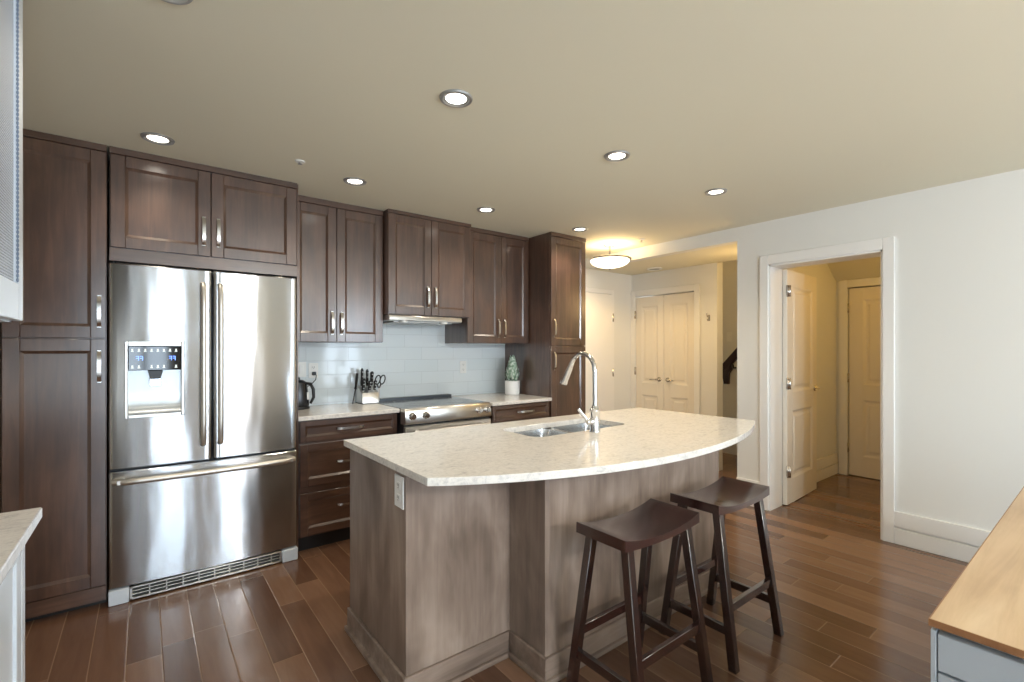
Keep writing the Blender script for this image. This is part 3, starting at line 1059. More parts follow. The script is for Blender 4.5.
# kitchen-side doors of the island
for i in range(4):
    x0 = IX0 + 0.01 + i * 0.455
    bm = B()
    shaker(bm, x0, x0 + 0.45, 0.11, 0.87, 0.0)
    for v_ in bm.verts:
        v_.co.y = IYB + 0.021 - v_.co.y
    d = obj('door', bm, M['isl'], p)
    bm = pull_bm(x0 + 0.40 if i % 2 == 0 else x0 + 0.05, 0.75, 0.0)
    for v_ in bm.verts:
        v_.co.y = IYB + 0.021 - v_.co.y
    obj('handle', bm, M['nickel'], d)

# island worktop: bowed front edge, sink cut-out
TX0, TX1, TYB = 0.772, 2.998, 2.305
Z0, Z1 = 0.885, 0.915


def arc_y(x):
    xc, y0 = 1.89, 1.150
    rad = 2.12 if x < xc else 2.57
    return y0 + rad - math.sqrt(max(0.0, rad * rad - (x - xc) ** 2))


outer = [(TX0, 2.342), (TX0, arc_y(TX0) + 0.004)]
n = 40
for i in range(1, n):
    x = TX0 + (TX1 - TX0 - 0.02) * i / n
    outer.append((x, arc_y(x)))
ye = arc_y(TX1 - 0.02)
outer += [(TX1 - 0.008, ye + 0.008), (TX1 - 0.002, ye + 0.016), (TX1, ye + 0.026), (2.975, 2.262)]


def rrect(x0, x1, y0, y1, r, seg=6):
    out = []
    for cx, cy, a0 in ((x1 - r, y1 - r, 0), (x0 + r, y1 - r, 90), (x0 + r, y0 + r, 180), (x1 - r, y0 + r, 270)):
        for i in range(seg + 1):
            a_ = R(a0 + 90 * i / seg)
            out.append((cx + r * math.cos(a_), cy + r * math.sin(a_)))
    return out


KX0, KX1, KY0, KY1 = 1.555, 2.275, 1.800, 2.125
hole = rrect(KX0, KX1, KY0, KY1, 0.06)
bm = B()


def ring(pts, z):
    vs_ = [bm.verts.new((a_, b_, z)) for a_, b_ in pts]
    es_ = [bm.edges.new((vs_[i], vs_[(i + 1) % len(vs_)])) for i in range(len(vs_))]
    return vs_, es_


ov1, oe1 = ring(outer, Z1)
hv1, he1 = ring(hole, Z1)
bmesh.ops.triangle_fill(bm, use_beauty=True, use_dissolve=False, edges=oe1 + he1)
ov0, oe0 = ring(outer, Z0)
hv0, he0 = ring(hole, Z0)
bmesh.ops.triangle_fill(bm, use_beauty=True, use_dissolve=False, edges=oe0 + he0)
for hi_, lo_ in ((ov1, ov0), (hv1, hv0)):
    for i in range(len(hi_)):
        j = (i + 1) % len(hi_)
        bm.faces.new((hi_[i], hi_[j], lo_[j], lo_[i]))
top = obj('countertop', bm, M['quartz'], None, smooth=False)
bv = top.modifiers.new('edge', 'BEVEL')
bv.width = 0.003
bv.segments = 2
bv.limit_method = 'ANGLE'
bv.angle_limit = R(50)
tag(top, 'large pale quartz island worktop with a bowed front edge over the stools', 'countertop')

sk = thing('sink', 'double-bowl stainless undermount sink set in the island worktop', 'sink', (1.915, 1.96, 0.70))


def basin(x0, x1, y0, y1):
    bm = B()
    rings = []
    for (z, ins, r) in ((0.8845, -0.012, 0.065), (0.8845, 0.0, 0.06), (0.86, 0.003, 0.06), (0.73, 0.012, 0.055), (0.708, 0.03, 0.05), (0.700, 0.08, 0.03)):
        rr_ = rrect(x0 + ins, x1 - ins, y0 + ins, y1 - ins, max(r, 0.01))
        rings.append([bm.verts.new((a_, b_, z)) for a_, b_ in rr_])
    for a_, b_ in zip(rings, rings[1:]):
        for i in range(len(a_)):
            j = (i + 1) % len(a_)
            bm.faces.new((a_[i], a_[j], b_[j], b_[i]))
    bm.faces.new(rings[-1])
    o = obj('basin', bm, M['sinksteel'], sk)
    xm, ym = (x0 + x1) / 2, (y0 + y1) / 2
    obj('drain', lathe(B(), [(0.001, 0.7015), (0.03, 0.7015), (0.034, 0.704), (0.044, 0.704), (0.046, 0.7005)], xm, ym, 24), M['chrome'], o)


basin(KX0 + 0.002, 1.900, KY0 + 0.002, KY1 - 0.002)
basin(1.930, KX1 - 0.002, KY0 + 0.002, KY1 - 0.002)

fx, fy = 1.921, 1.747
fa = thing('faucet', 'tall chrome gooseneck pull-down faucet on the island beside the sink', 'faucet', (fx, fy, 0.915))
bm = B()
lathe(bm, [(0.001, 0.9152), (0.030, 0.9152), (0.030, 0.920), (0.0255, 0.926), (0.0245, 1.015), (0.027, 1.02), (0.027, 1.034), (0.018, 1.045), (0.0145, 1.06), (0.001, 1.06)], fx, fy, 28)
obj('base', bm, M['chrome'], fa)
pts = [(fx, fy, 1.05), (fx, fy, 1.15), (fx, fy, 1.235)]
cyc, rad = fy + 0.082, 0.092
for i in range(1, 13):
    a_ = R(172 - i * 12.5)
    pts.append((fx, fy + 0.092 - 0.0 + rad * math.cos(a_), 1.235 + 0.10 * math.sin(a_) + 0.0))
obj('neck', tube(B(), pts, 0.0125, 16), M['chrome'], fa)
e0 = Vector(pts[-1])
dv = (Vector((fx, 1.990, 1.160)) - e0)
bm = B()
tube(bm, [e0 - dv * 0.05, e0 + dv * 0.12, e0 + dv * 0.2, e0 + dv * 0.85, e0 + dv * 0.9, e0 + dv * 1.0], [0.0135, 0.0145, 0.0165, 0.0195, 0.0225, 0.0215], 18)
obj('spray_head', bm, M['chrome'], fa)
bm = B()
tube(bm, [(fx, fy, 0.972), (fx - 0.052, fy + 0.004, 0.972), (fx - 0.058, fy + 0.004, 0.972)], [0.017, 0.017, 0.013], 16)
tube(bm, [(fx - 0.046, fy + 0.004, 0.972), (fx - 0.062, fy + 0.012, 0.995), (fx - 0.098, fy + 0.03, 1.042)], [0.008, 0.0085, 0.011], 12)
obj('lever', bm, M['chrome'], fa)


# island outlet
def outlet(label, face, c, wd=0.072, ht=0.118, sockets=True, toggle=False, group=None, name='wall_outlet', cat='outlet'):
    """face: 'x-' or 'y-' wall normal"""
    t_ = thing(name, label, cat, c, group)
    cx, cy, cz = c

    def bx_(bm, u0, u1, d0, d1, z0, z1, bev=0.0):
        if face == 'y-':
            box(bm, cx + u0, cx + u1, cy - d1, cy - d0, cz + z0, cz + z1, bev)
        else:
            box(bm, cx - d1, cx - d0, cy + u0, cy + u1, cz + z0, cz + z1, bev)
    bm = B()
    bx_(bm, -wd / 2, wd / 2, 0, 0.006, -ht / 2, ht / 2, 0.002)
    obj('cover_plate', bm, M['white'], t_)
    if sockets:
        for s in (-0.024, 0.024):
            bm = B()
            bx_(bm, -0.016, 0.016, 0.005, 0.008, s - 0.015, s + 0.015, 0.001)
            so = obj('socket', bm, M['white'], t_)
            for (u_, hw, za_, zb_) in ((-0.006, 0.0012, -0.002, 0.008), (0.006, 0.0012, -0.002, 0.008), (0, 0.002, -0.01, -0.006)):
                bm = B()
                bx_(bm, u_ - hw, u_ + hw, 0.0075, 0.0084, s + za_, s + zb_)
                obj('slot', bm, M['black'], so)
    else:
        bm = B()
        bx_(bm, -0.016, 0.016, 0.005, 0.009, -0.033, 0.033, 0.002)
        obj('rocker', bm, M['white'], t_)
    return t_


outlet('white power outlet on the left end of the island under the worktop', 'x-', (IX0 - 0.006, 1.738, 0.802), 0.078, 0.125)
outlet('white tile-wall outlet plate left of the knife block, with a black plug', 'y-', (1.055, YW - 0.008, 1.19), 0.072, 0.118)
outlet('white rocker switch plate on the tile backsplash right against the fridge', 'y-', (0.965, YW - 0.008, 1.20), 0.072, 0.118, False, name='light_switch', cat='light switch')
outlet('white outlet plate on the tile backsplash above the right end of the stove', 'y-', (2.44, YW - 0.008, 1.185), 0.072, 0.118)
outlet('light switch plate on the stairwell wall above the dark handrail', 'x-', (6.0, 3.13, 1.515), 0.072, 0.118, False, name='light_switch', cat='light switch')

# ------------------------------------------------------------------ bar stools
ST = 0.692


def make_stool(label):
    r_ = thing('bar_stool', label, 'stool', (0, 0, 0), 'saddle stools at the island')
    L, Dp = 0.475, 0.238
    # saddle seat
    bm = B()
    nx, ny = 20, 6
    top_, bot_ = {}, {}
    for i in range(nx + 1):
        u = -1 + 2 * i / nx
        for k in range(ny + 1):
            v = -1 + 2 * k / ny
            dip = 0.030 * (1 - abs(u) ** 2.2)
            cx_ = L / 2 * u
            cy_ = Dp / 2 * v * (1 - 0.0 * abs(u))
            edge = 0.0
            if abs(v) == 1 or abs(u) == 1:
                edge = 0.004
            top_[i, k] = bm.verts.new((cx_ * (1 - edge), cy_ * (1 - edge), ST - dip - edge))
            bot_[i, k] = bm.verts.new((cx_, cy_, ST - 0.044 - dip * 0.45))
    for i in range(nx):
        for k in range(ny):
            bm.faces.new((top_[i, k], top_[i + 1, k], top_[i + 1, k + 1], top_[i, k + 1]))
            bm.faces.new((bot_[i, k + 1], bot_[i + 1, k + 1], bot_[i + 1, k], bot_[i, k]))
    for i in range(nx):
        bm.faces.new((top_[i + 1, 0], top_[i, 0], bot_[i, 0], bot_[i + 1, 0]))
        bm.faces.new((top_[i, ny], top_[i + 1, ny], bot_[i + 1, ny], bot_[i, ny]))
    for k in range(ny):
        bm.faces.new((top_[0, k], top_[0, k + 1], bot_[0, k + 1], bot_[0, k]))
        bm.faces.new((top_[nx, k + 1], top_[nx, k], bot_[nx, k], bot_[nx, k + 1]))
    obj('seat', bm, M['espresso_x'], r_)
    tx, ty, bx_, by_ = 0.185, 0.085, 0.212, 0.172
    h = 0.0175

    def pos(sx, sy, z):
        k = 1 - z / (ST - 0.05)
        return sx * (tx + (bx_ - tx) * k), sy * (ty + (by_ - ty) * k)
    for sx in (-1, 1):
        for sy in (-1, 1):
            bm = B()
            zt = ST - 0.046
            a0, a1 = pos(sx, sy, 0), pos(sx, sy, zt)
            q = ((-h, -h), (h, -h), (h, h), (-h, h))
            hexa(bm, [(a0[0] + u, a0[1] + v, 0.0) for u, v in q], [(a1[0] + u, a1[1] + v, zt) for u, v in q], 0.0025)
            obj('leg', bm, M['espresso'], r_)
    for sy in (-1, 1):
        z = 0.245
        x_, y_ = pos(1, sy, z)
        bm = box(B(), -x_ + h - 0.004, x_ - h + 0.004, y_ - 0.010, y_ + 0.010, z - 0.019, z + 0.019, 0.002)
        obj('stretcher', bm, M['espresso_x'], r_)
    for sx in (-1, 1):
        z = 0.155
        x_, y_ = pos(sx, 1, z)
        bm = box(B(), x_ - 0.010, x_ + 0.010, -y_ + h - 0.004, y_ - h + 0.004, z - 0.019, z + 0.019, 0.002)
        obj('stretcher', bm, M['espresso'], r_)
    return r_


def dup(root, loc, label=None, rotz=0.0):
    c = root.copy()
    C.objects.link(c)
    c.location = loc
    c.rotation_euler = (0, 0, rotz)
    if label:
        c['label'] = label
    for ch in list(root.children):
        d = ch.copy()
        C.objects.link(d)
        d.parent = c
        for gch in list(ch.children):
            e = gch.copy()
            C.objects.link(e)
            e.parent = d
    return c


s1 = make_stool('espresso saddle stool under the island front, left of the two and nearer the camera')
s1.location = (1.565, 1.185, 0)
s2 = dup(s1, (2.178, 1.178, 0), 'espresso saddle stool nearer the doorway, at right end of the island')

# ------------------------------------------------------------------ counter-top things
kb = thing('knife_block', 'small stainless knife block on the worktop left of the stove', 'knife block', (1.455, 3.80, 0.915))
bm = B()
prism(bm, [(3.755, 0.9155), (3.90, 0.9155), (3.893, 1.055), (3.765, 1.005)], 'x', 1.388, 1.528, 0.003)
obj('block', bm, M['steel2'], kb)
obj('base_pad', box(B(), 1.386, 1.53, 3.752, 3.902, 0.9152, 0.921, 0.001), M['black'], kb)
lean = Vector((-0.10, -0.42, 0.90)).normalized()
kg = 'knives in the steel block'
kn = [(1.405, 3.785, 0.12, 0.011, 'back left'), (1.425, 3.87, 0.17, 0.012, ''), (1.455, 3.785, 0.10, 0.010, ''), (1.470, 3.87, 0.16, 0.012, ''),
      (1.500, 3.785, 0.10, 0.010, ''), (1.505, 3.87, 0.14, 0.011, '')]
kl = ['short black-handled knife at front left of the knife block', 'long black-handled knife at back left of the knife block',
      'short black-handled knife at front middle of the knife block', 'long black-handled knife at back middle of the knife block',
      'short black-handled knife at front right of the knife block', 'medium black-handled knife at back right of the knife block']
for (x, y, ln, r_, _), lb in zip(kn, kl):
    z = 1.005 + (y - 3.765) / 0.128 * 0.05
    b0 = Vector((x, y, z))
    ln_v = Vector((lean.x + random.uniform(-0.06, 0.08), lean.y, lean.z)).normalized()
    t_ = thing('knife', lb, 'knife', tuple(b0), kg)
    bm = tube(B(), [b0 - ln_v * 0.012, b0 + ln_v * 0.02], [0.009, 0.009], 10, True, 0.5)
    obj('bolster', bm, M['steel2'], t_)
    bm = tube(B(), [b0 + ln_v * 0.015, b0 + ln_v * 0.04, b0 + ln_v * (ln * 0.6), b0 + ln_v * (ln * 0.92), b0 + ln_v * ln],
              [r_ * 1.2, r_ * 1.4, r_ * 1.2, r_ * 1.5, r_ * 0.9], 12, True, 0.7)
    obj('handle', bm, M['black'], t_)
    for q in (0.3, 0.6, 0.85):
        c_ = b0 + ln_v * (ln * q) + Vector((0, -r_ * 0.95, -0.003))
        obj('rivet', tube(B(), [c_, c_ + Vector((0, -0.006, 0))], 0.0035, 8), M['steel2'], t_)
sc = thing('scissors', 'kitchen scissors with black ring handles at right side of the knife block', 'scissors', (1.525, 3.82, 1.02))
for dx in (0.0, 0.042):
    bm = B()
    ring_pts = []
    for i in range(19):
        a_ = 2 * PI * i / 18
        ring_pts.append((1.527 + dx + 0.021 * math.cos(a_), 3.80 - 0.018 * (1 + math.sin(a_)), 1.105 + 0.038 * math.sin(a_)))
    tube(bm, ring_pts, 0.0052, 8)
    tube(bm, [(1.527 + dx * 0.7, 3.79, 1.067), (1.535 + dx * 0.2, 3.79, 1.035)], 0.006, 8)
    obj('ring_handle', bm, M['black'], sc)
bm = tube(B(), [(1.541, 3.79, 1.045), (1.541, 3.795, 0.93)], 0.008, 8, True, 0.4)
obj('blade', bm, M['steel2'], sc)
hs_ = thing('sharpening_steel', 'thin black sharpening steel leaning on the left side of the knife block', 'sharpening steel', (1.35, 3.80, 0.916))
bm = tube(B(), [(1.318, 3.78, 0.921), (1.355, 3.82, 1.04)], 0.005, 8)
obj('rod', bm, M['gasket'], hs_)
bm = tube(B(), [(1.354, 3.819, 1.035), (1.358, 3.823, 1.05), (1.372, 3.838, 1.125), (1.378, 3.845, 1.16)], [0.013, 0.009, 0.012, 0.010], 10)
obj('handle', bm, M['black'], hs_)

# potted plant
px_, py_ = 2.846, 3.665
pp = thing('potted_plant', 'small pale green succulent in a white pot beside the right pantry', 'plant', (px_, py_, 0.915))
bm = B()
lathe(bm, [(0.001, 0.9155), (0.062, 0.9155), (0.071, 0.925), (0.074, 1.046), (0.071, 1.05), (0.065, 1.046), (0.063, 1.03), (0.001, 1.03)], px_, py_, 36)
obj('pot', bm, M['ceramic'], pp)
obj('soil', lathe(B(), [(0.001, 1.031), (0.055, 1.031), (0.055, 1.034), (0.001, 1.036)], px_, py_, 24), M['soil'], pp)
bm = B()
GA = PI * (3 - math.sqrt(5))
for i in range(64):
    f_ = i / 63
    z = 1.035 + 0.19 * f_
    a_ = i * GA
    rad_ = 0.020 * (1 - f_) + 0.012
    ln = 0.092 * (1 - 0.15 * f_)
    el = R(38 + 24 * f_)
    d_ = Vector((math.cos(a_), math.sin(a_), 0))
    b0 = Vector((px_, py_, z)) + d_ * rad_
    side = Vector((-d_.y, d_.x, 0))
    prev = None
    nseg = 5
    for s in range(nseg + 1):
        q = s / nseg
        e_ = el + R(25) * q
        c_ = b0 + (d_ * math.cos(e_) + Vector((0, 0, math.sin(e_)))) * ln * q
        wd = 0.015 * math.sin(PI * (0.15 + 0.85 * q)) ** 0.8 + 0.0006
        nrm = (d_ * -math.sin(e_) + Vector((0, 0, math.cos(e_))))
        row_ = [bm.verts.new(c_ - side * wd), bm.verts.new(c_ - nrm * 0.004), bm.verts.new(c_ + side * wd), bm.verts.new(c_ + nrm * 0.002)]
        if prev:
            for k in range(4):
                bm.faces.new((prev[k], prev[(k + 1) % 4], row_[(k + 1) % 4], row_[k]))
        else:
            bm.faces.new(row_[::-1])
        prev = row_
    bm.faces.new(prev)
fo = obj('foliage', bm, M['leaf'], pp)
obj('stem', tube(B(), [(px_, py_, 1.03), (px_, py_, 1.22)], [0.012, 0.006], 8), M['leaf'], pp)

# kettle half hidden by the fridge
kx, ky = 0.905, 3.76
kt = thing('electric_kettle', 'black electric kettle on the worktop, mostly hidden behind the fridge', 'kettle', (kx, ky, 0.915))
bm = B()
lathe(bm, [(0.001, 0.937), (0.072, 0.937), (0.076, 0.945), (0.074, 0.99), (0.064, 1.07), (0.058, 1.10), (0.001, 1.10)], kx, ky, 32)
kbod = obj('body', bm, mat('dark_steel_kettle', srgb(48, 50, 54), 0.25, 0.5), kt)
obj('power_base', lathe(B(), [(0.001, 0.9155), (0.078, 0.9155), (0.080, 0.92), (0.076, 0.934), (0.001, 0.936)], kx, ky, 32), M['black'], kt)
bm = lathe(B(), [(0.058, 1.10), (0.056, 1.112), (0.035, 1.128), (0.012, 1.132), (0.012, 1.145), (0.009, 1.150), (0.001, 1.150)], kx, ky, 28)
obj('lid', bm, M['black'], kt)
bm = tube(B(), [(kx + 0.045, ky - 0.03, 1.105), (kx + 0.075, ky - 0.045, 1.10), (kx + 0.092, ky - 0.053, 1.06), (kx + 0.094, ky - 0.055, 1.00), (kx + 0.075, ky - 0.045, 0.955)],
          [0.010, 0.012, 0.012, 0.011, 0.009], 10)
obj('handle', bm, M['black'], kt)
obj('gauge_window', box(B(), kx + 0.045, kx + 0.06, ky - 0.066, ky - 0.050, 0.985, 1.04, 0.002), M['white'], kbod)
cdp = thing('power_cord', 'thin black cord running from the kettle up to the tile wall outlet', 'cord', (1.055, YW - 0.02, 1.166))
bm = tube(B(), [(1.055, YW - 0.040, 1.166), (1.068, YW - 0.045, 1.155), (1.062, YW - 0.05, 1.12), (1.03, YW - 0.05, 1.085), (0.985, YW - 0.05, 1.06), (0.97, YW - 0.05, 1.0), (0.972, YW - 0.05, 0.93), (0.955, YW - 0.08, 0.921)], 0.0035, 8)
obj('cable', bm, M['black'], cdp)
obj('plug', box(B(), 1.041, 1.069, YW - 0.043, YW - 0.0165, 1.153, 1.181, 0.004), M['black'], cdp)

# ------------------------------------------------------------------ ceiling lights and fittings
lg = 'recessed ceiling lights'


def make_can(label, x, y):
    t_ = thing('recessed_light', label, 'ceiling light', (x, y, CEIL), lg)
    bm = B()
    lathe(bm, [(0.052, CEIL - 0.001), (0.052, CEIL - 0.006), (0.058, CEIL - 0.010), (0.068, CEIL - 0.008), (0.072, CEIL - 0.001)], x, y, 40)
    # open ring: drop the caps
    bmesh.ops.delete(bm, geom=[f for f in bm.faces if len(f.verts) > 4], context='FACES')
    obj('trim_ring', bm, M['satin'], t_)
    bm = B()
    lathe(bm, [(0.052, CEIL - 0.003), (0.046, CEIL - 0.0045), (0.044, CEIL - 0.001)], x, y, 40)
    bmesh.ops.delete(bm, geom=[f for f in bm.faces if len(f.verts) > 4], context='FACES')
    obj('baffle', bm, M['satin'], t_)
    obj('lens', lathe(B(), [(0.001, CEIL - 0.0055), (0.03, CEIL - 0.005), (0.045, CEIL - 0.003), (0.045, CEIL - 0.001), (0.001, CEIL - 0.001)], x, y, 32), M['lens'], t_)
    return t_


cans = [(0.055, 3.032, 'round recessed ceiling light in front of the cabinet over the fridge'),
        (1.07, 3.026, 'round recessed ceiling light in front of the wall cabinet beside the fridge cabinet'),
        (2.09, 3.023, 'round recessed ceiling light in front of the hood cabinet'),
        (3.098, 2.996, 'round recessed ceiling light close to the right pantry top and glass bowl lamp'),
        (0.050, 1.745, 'round recessed ceiling light cut off by the top of the photo'),
        (1.06, 1.759, 'largest-looking round recessed ceiling light, above the left end of the island'),
        (2.085, 1.731, 'round recessed ceiling light above the middle of the island'),
        (3.097, 1.711, 'round recessed ceiling light nearest the white doorway wall')]
can0 = None
for i, (x, y, lb) in enumerate(cans):
    if can0 is None:
        can0 = make_can(lb, x, y)
    else:
        dup(can0, (x, y, CEIL), lb)
    l = bpy.data.lights.new('downlight', 'SPOT')
    l.energy = 13 if x > 0.5 else 8
    l.color = (1.0, 0.88, 0.72)
    l.spot_size = R(130)
    l.spot_blend = 0.7
    l.shadow_soft_size = 0.045
    lo = bpy.data.objects.new('downlight', l)
    C.objects.link(lo)
    lo.location = (x, y, CEIL - 0.03)

# unseen pendants added behind the camera as fill for ceiling and walls
for (x, y, e) in ((1.5, -2.0, 88), (3.1, -2.2, 6)):
    t_ = thing('fill_pendant', 'added fill pendant hanging over the living area, x %.1f' % x, 'pendant lamp', (x, y, CEIL))
    t_['label'] = 'added fill pendant, unseen behind the viewpoint, ' + ('nearer the left wall' if x < 2 else 'nearer the right wall')
    obj('cord', tube(B(), [(x, y, CEIL), (x, y, 2.09)], 0.004, 8), M['black'], t_)
    obj('canopy', lathe(B(), [(0.001, CEIL - 0.001), (0.05, CEIL - 0.001), (0.045, CEIL - 0.02), (0.001, CEIL - 0.025)], x, y, 24), M['nickel'], t_)
    bm = lathe(B(), [(0.02, 2.10), (0.022, 2.06), (0.02, 2.055)], x, y, 20)
    obj('socket', bm, M['nickel'], t_)
    l = bpy.data.lights.new('pendant_fill', 'POINT')
    l.energy = e
    l.color = (1.0, 0.985, 0.96)
    l.shadow_soft_size = 0.11
    lo = bpy.data.objects.new('pendant_fill', l)
    C.objects.link(lo)
    lo.location = (x, y, 1.94)

# semi-flush bowl lamp
lx, ly = 3.80, 3.25
t_ = thing('semi_flush_lamp', 'semi-flush ceiling lamp with frosted glass bowl and nickel rim by the hall', 'ceiling lamp', (lx, ly, CEIL))
obj('canopy', lathe(B(), [(0.001, CEIL - 0.001), (0.068, CEIL - 0.001), (0.068, CEIL - 0.008), (0.05, CEIL - 0.02), (0.02, CEIL - 0.026), (0.001, CEIL - 0.026)], lx, ly, 32), M['nickel'], t_)
obj('stem', tube(B(), [(lx, ly, CEIL - 0.02), (lx, ly, 2.215)], 0.011, 14), M['nickel'], t_)
prof = []
for i in range(11):
    a_ = R(90 * i / 10)
    prof.append((max(0.001, 0.20 * math.sin(a_)), 2.275 - 0.078 * math.cos(a_)))
prof2 = [(max(0.001, r_ - 0.006), z + 0.005) for r_, z in prof[::-1]]
obj('glass_bowl', lathe(B(), prof + prof2, lx, ly, 48), M['bowl'], t_)
bm = lathe(B(), [(0.196, 2.272), (0.215, 2.276), (0.222, 2.288), (0.214, 2.294), (0.195, 2.29)], lx, ly, 48)
bmesh.ops.delete(bm, geom=[f for f in bm.faces if len(f.verts) > 4], context='FACES')
obj('rim', bm, M['nickel'], t_)
obj('finial', lathe(B(), [(0.001, 2.175), (0.008, 2.178), (0.011, 2.187), (0.009, 2.199), (0.001, 2.20)], lx, ly, 16), M['nickel'], t_)
l = bpy.data.lights.new('bowl_lamp_bulb', 'POINT')
l.energy = 2.6
l.color = (1.0, 0.70, 0.36)
l.shadow_soft_size = 0.03
lo = bpy.data.objects.new('bowl_lamp_bulb', l)
C.objects.link(lo)
lo.location = (lx + 0.05, ly - 0.02, 2.262)
l = bpy.data.lights.new('bowl_lamp_glow', 'SPOT')
l.energy = 32
l.color = (1.0, 0.66, 0.26)
l.spot_size = R(170)
l.spot_blend = 0.4
l.shadow_soft_size = 0.15
lo = bpy.data.objects.new('bowl_lamp_glow', l)
C.objects.link(lo)
lo.location = (lx, ly, 2.165)

# unseen fill lights for hall, stair and vestibule, with fixtures added around them
def fill_light(loc, e, col, r=0.08):
    l = bpy.data.lights.new('unseen_fill', 'POINT')
    l.energy = e
    l.color = col
    l.shadow_soft_size = r
    o = bpy.data.objects.new('unseen_fill', l)
    C.objects.link(o)
    o.location = loc


fill_light((5.0, 0.7, 2.25), 8, (1.0, 0.58, 0.14))
fill_light((5.5, 2.3, 3.1), 4.0, (1.0, 0.60, 0.18))
fill_light((4.62, 2.23, 1.9), 4.0, (1.0, 0.66, 0.28))
for (x, y, zc_, lb) in ((5.0, 0.7, CEIL, 'flush ceiling lamp added as fill in the little room behind the open door, unseen'),
                        (5.5, 2.3, 3.3, 'flush ceiling lamp added as fill high over the stairwell, unseen')):
    t_ = thing('added_flush_lamp', lb, 'ceiling lamp', (x, y, zc_))
    obj('base', lathe(B(), [(0.001, zc_ - 0.001), (0.13, zc_ - 0.001), (0.13, zc_ - 0.03), (0.11, zc_ - 0.04), (0.001, zc_ - 0.04)], x, y, 32), M['nickel'], t_)
    obj('lamp_holder', lathe(B(), [(0.001, zc_ - 0.039), (0.022, zc_ - 0.039), (0.02, zc_ - 0.09), (0.001, zc_ - 0.09)], x, y, 20), M['white'], t_)
t_ = thing('added_sconce', 'small wall sconce added for fill round the corner of the hall, unseen', 'wall lamp', (4.62, 2.10, 1.9))
obj('back_plate', box(B(), 4.58, 4.66, 2.10, 2.115, 1.82, 1.98, 0.003), M['nickel'], t_)
obj('arm', tube(B(), [(4.62, 2.112, 1.84), (4.62, 2.20, 1.82), (4.62, 2.23, 1.85)], 0.008, 8), M['nickel'], t_)

t_ = thing('sprinkler_head', 'small sprinkler head on the ceiling between the glass bowl lamp and the hall', 'sprinkler', (3.86, 2.9, CEIL))
obj('escutcheon', lathe(B(), [(0.001, CEIL - 0.001), (0.033, CEIL - 0.001), (0.03, CEIL - 0.007), (0.012, CEIL - 0.010), (0.001, CEIL - 0.010)], 3.86, 2.9, 24), M['white'], t_)
obj('nozzle', lathe(B(), [(0.001, CEIL - 0.009), (0.009, CEIL - 0.009), (0.009, CEIL - 0.030), (0.018, CEIL - 0.032), (0.018, CEIL - 0.035), (0.001, CEIL - 0.036)], 3.86, 2.9, 16), M['nickel'], t_)
t_ = thing('sprinkler_head', 'tiny sprinkler head on the ceiling in front of the fridge cabinet', 'sprinkler', (0.707, 2.9, CEIL))
obj('escutcheon', lathe(B(), [(0.001, CEIL - 0.001), (0.028, CEIL - 0.001), (0.025, CEIL - 0.006), (0.010, CEIL - 0.008), (0.001, CEIL - 0.008)], 0.707, 2.9, 24), M['white'], t_)
obj('nozzle', lathe(B(), [(0.001, CEIL - 0.007), (0.007, CEIL - 0.007), (0.007, CEIL - 0.016), (0.013, CEIL - 0.018), (0.001, CEIL - 0.020)], 0.707, 2.9, 16), M['satin'], t_)
t_ = thing('ceiling_vent', 'round grey vent on the lowered hall ceiling', 'vent', (4.80, 3.42, 2.32))
bm = lathe(B(), [(0.085, 2.3195), (0.09, 2.312), (0.075, 2.306), (0.07, 2.316)], 4.80, 3.42, 32)
bmesh.ops.delete(bm, geom=[f for f in bm.faces if len(f.verts) > 4], context='FACES')
obj('ring', bm, M['white'], t_)
obj('disc', lathe(B(), [(0.001, 2.308), (0.055, 2.308), (0.06, 2.312), (0.055, 2.319), (0.001, 2.319)], 4.80, 3.42, 32), M['satin'], t_)

t_ = thing('coat_hook', 'small metal hook on the hall wall right of the closet doors', 'hook', (XC, 2.855, 1.71))
obj('plate', box(B(), XC - 0.005, XC, 2.842, 2.868, 1.675, 1.745, 0.001), M['nickel'], t_)
obj('hook', tube(B(), [(XC - 0.004, 2.855, 1.725), (XC - 0.03, 2.855, 1.72), (XC - 0.045, 2.855, 1.74), (XC - 0.05, 2.855, 1.76)], 0.006, 8), M['nickel'], t_)
bm = tube(B(), [(XC - 0.004, 2.855, 1.69), (XC - 0.03, 2.855, 1.68), (XC - 0.038, 2.855, 1.695)], 0.006, 8)
obj('hook', bm, M['nickel'], t_)

# handrail on the stair wall
t_ = thing('handrail', 'dark wooden stair handrail on the yellow-lit stairwell wall', 'handrail', (5.93, 3.2, 1.05))
bm = B()
ya, za, yb_, zb = 3.225, 1.05, 2.35, 2.02
d2 = Vector((0, yb_ - ya, zb - za)).normalized()
nn = Vector((0, -d2.z, d2.y))
if nn.z < 0:
    nn = -nn
A0, A1 = Vector((5.93, ya, za)), Vector((5.93, yb_, zb))


def rect(c_, u=0.028, v=0.045):
    return [c_ + Vector((-u, 0, 0)) - nn * v, c_ + Vector((u, 0, 0)) - nn * v, c_ + Vector((u, 0, 0)) + nn * v, c_ + Vector((-u, 0, 0)) + nn * v]


hexa(bm, rect(A0), rect(A1), 0.008)
obj('rail', bm, M['handrail'], t_)
bm = B()
prism(bm, [(3.20, 1.03), (3.08, 1.16), (3.06, 1.10), (3.10, 1.05), (3.10, 0.91), (3.16, 0.91), (3.17, 1.0)], 'x', 5.905, 5.955, 0.004)
obj('end_return', bm, M['handrail'], t_)
bm = tube(B(), [(6.0, 3.05, 1.12), (5.95, 3.05, 1.12), (5.93, 3.05, 1.16)], 0.012, 8)
obj('bracket', bm, M['bronze'], t_)

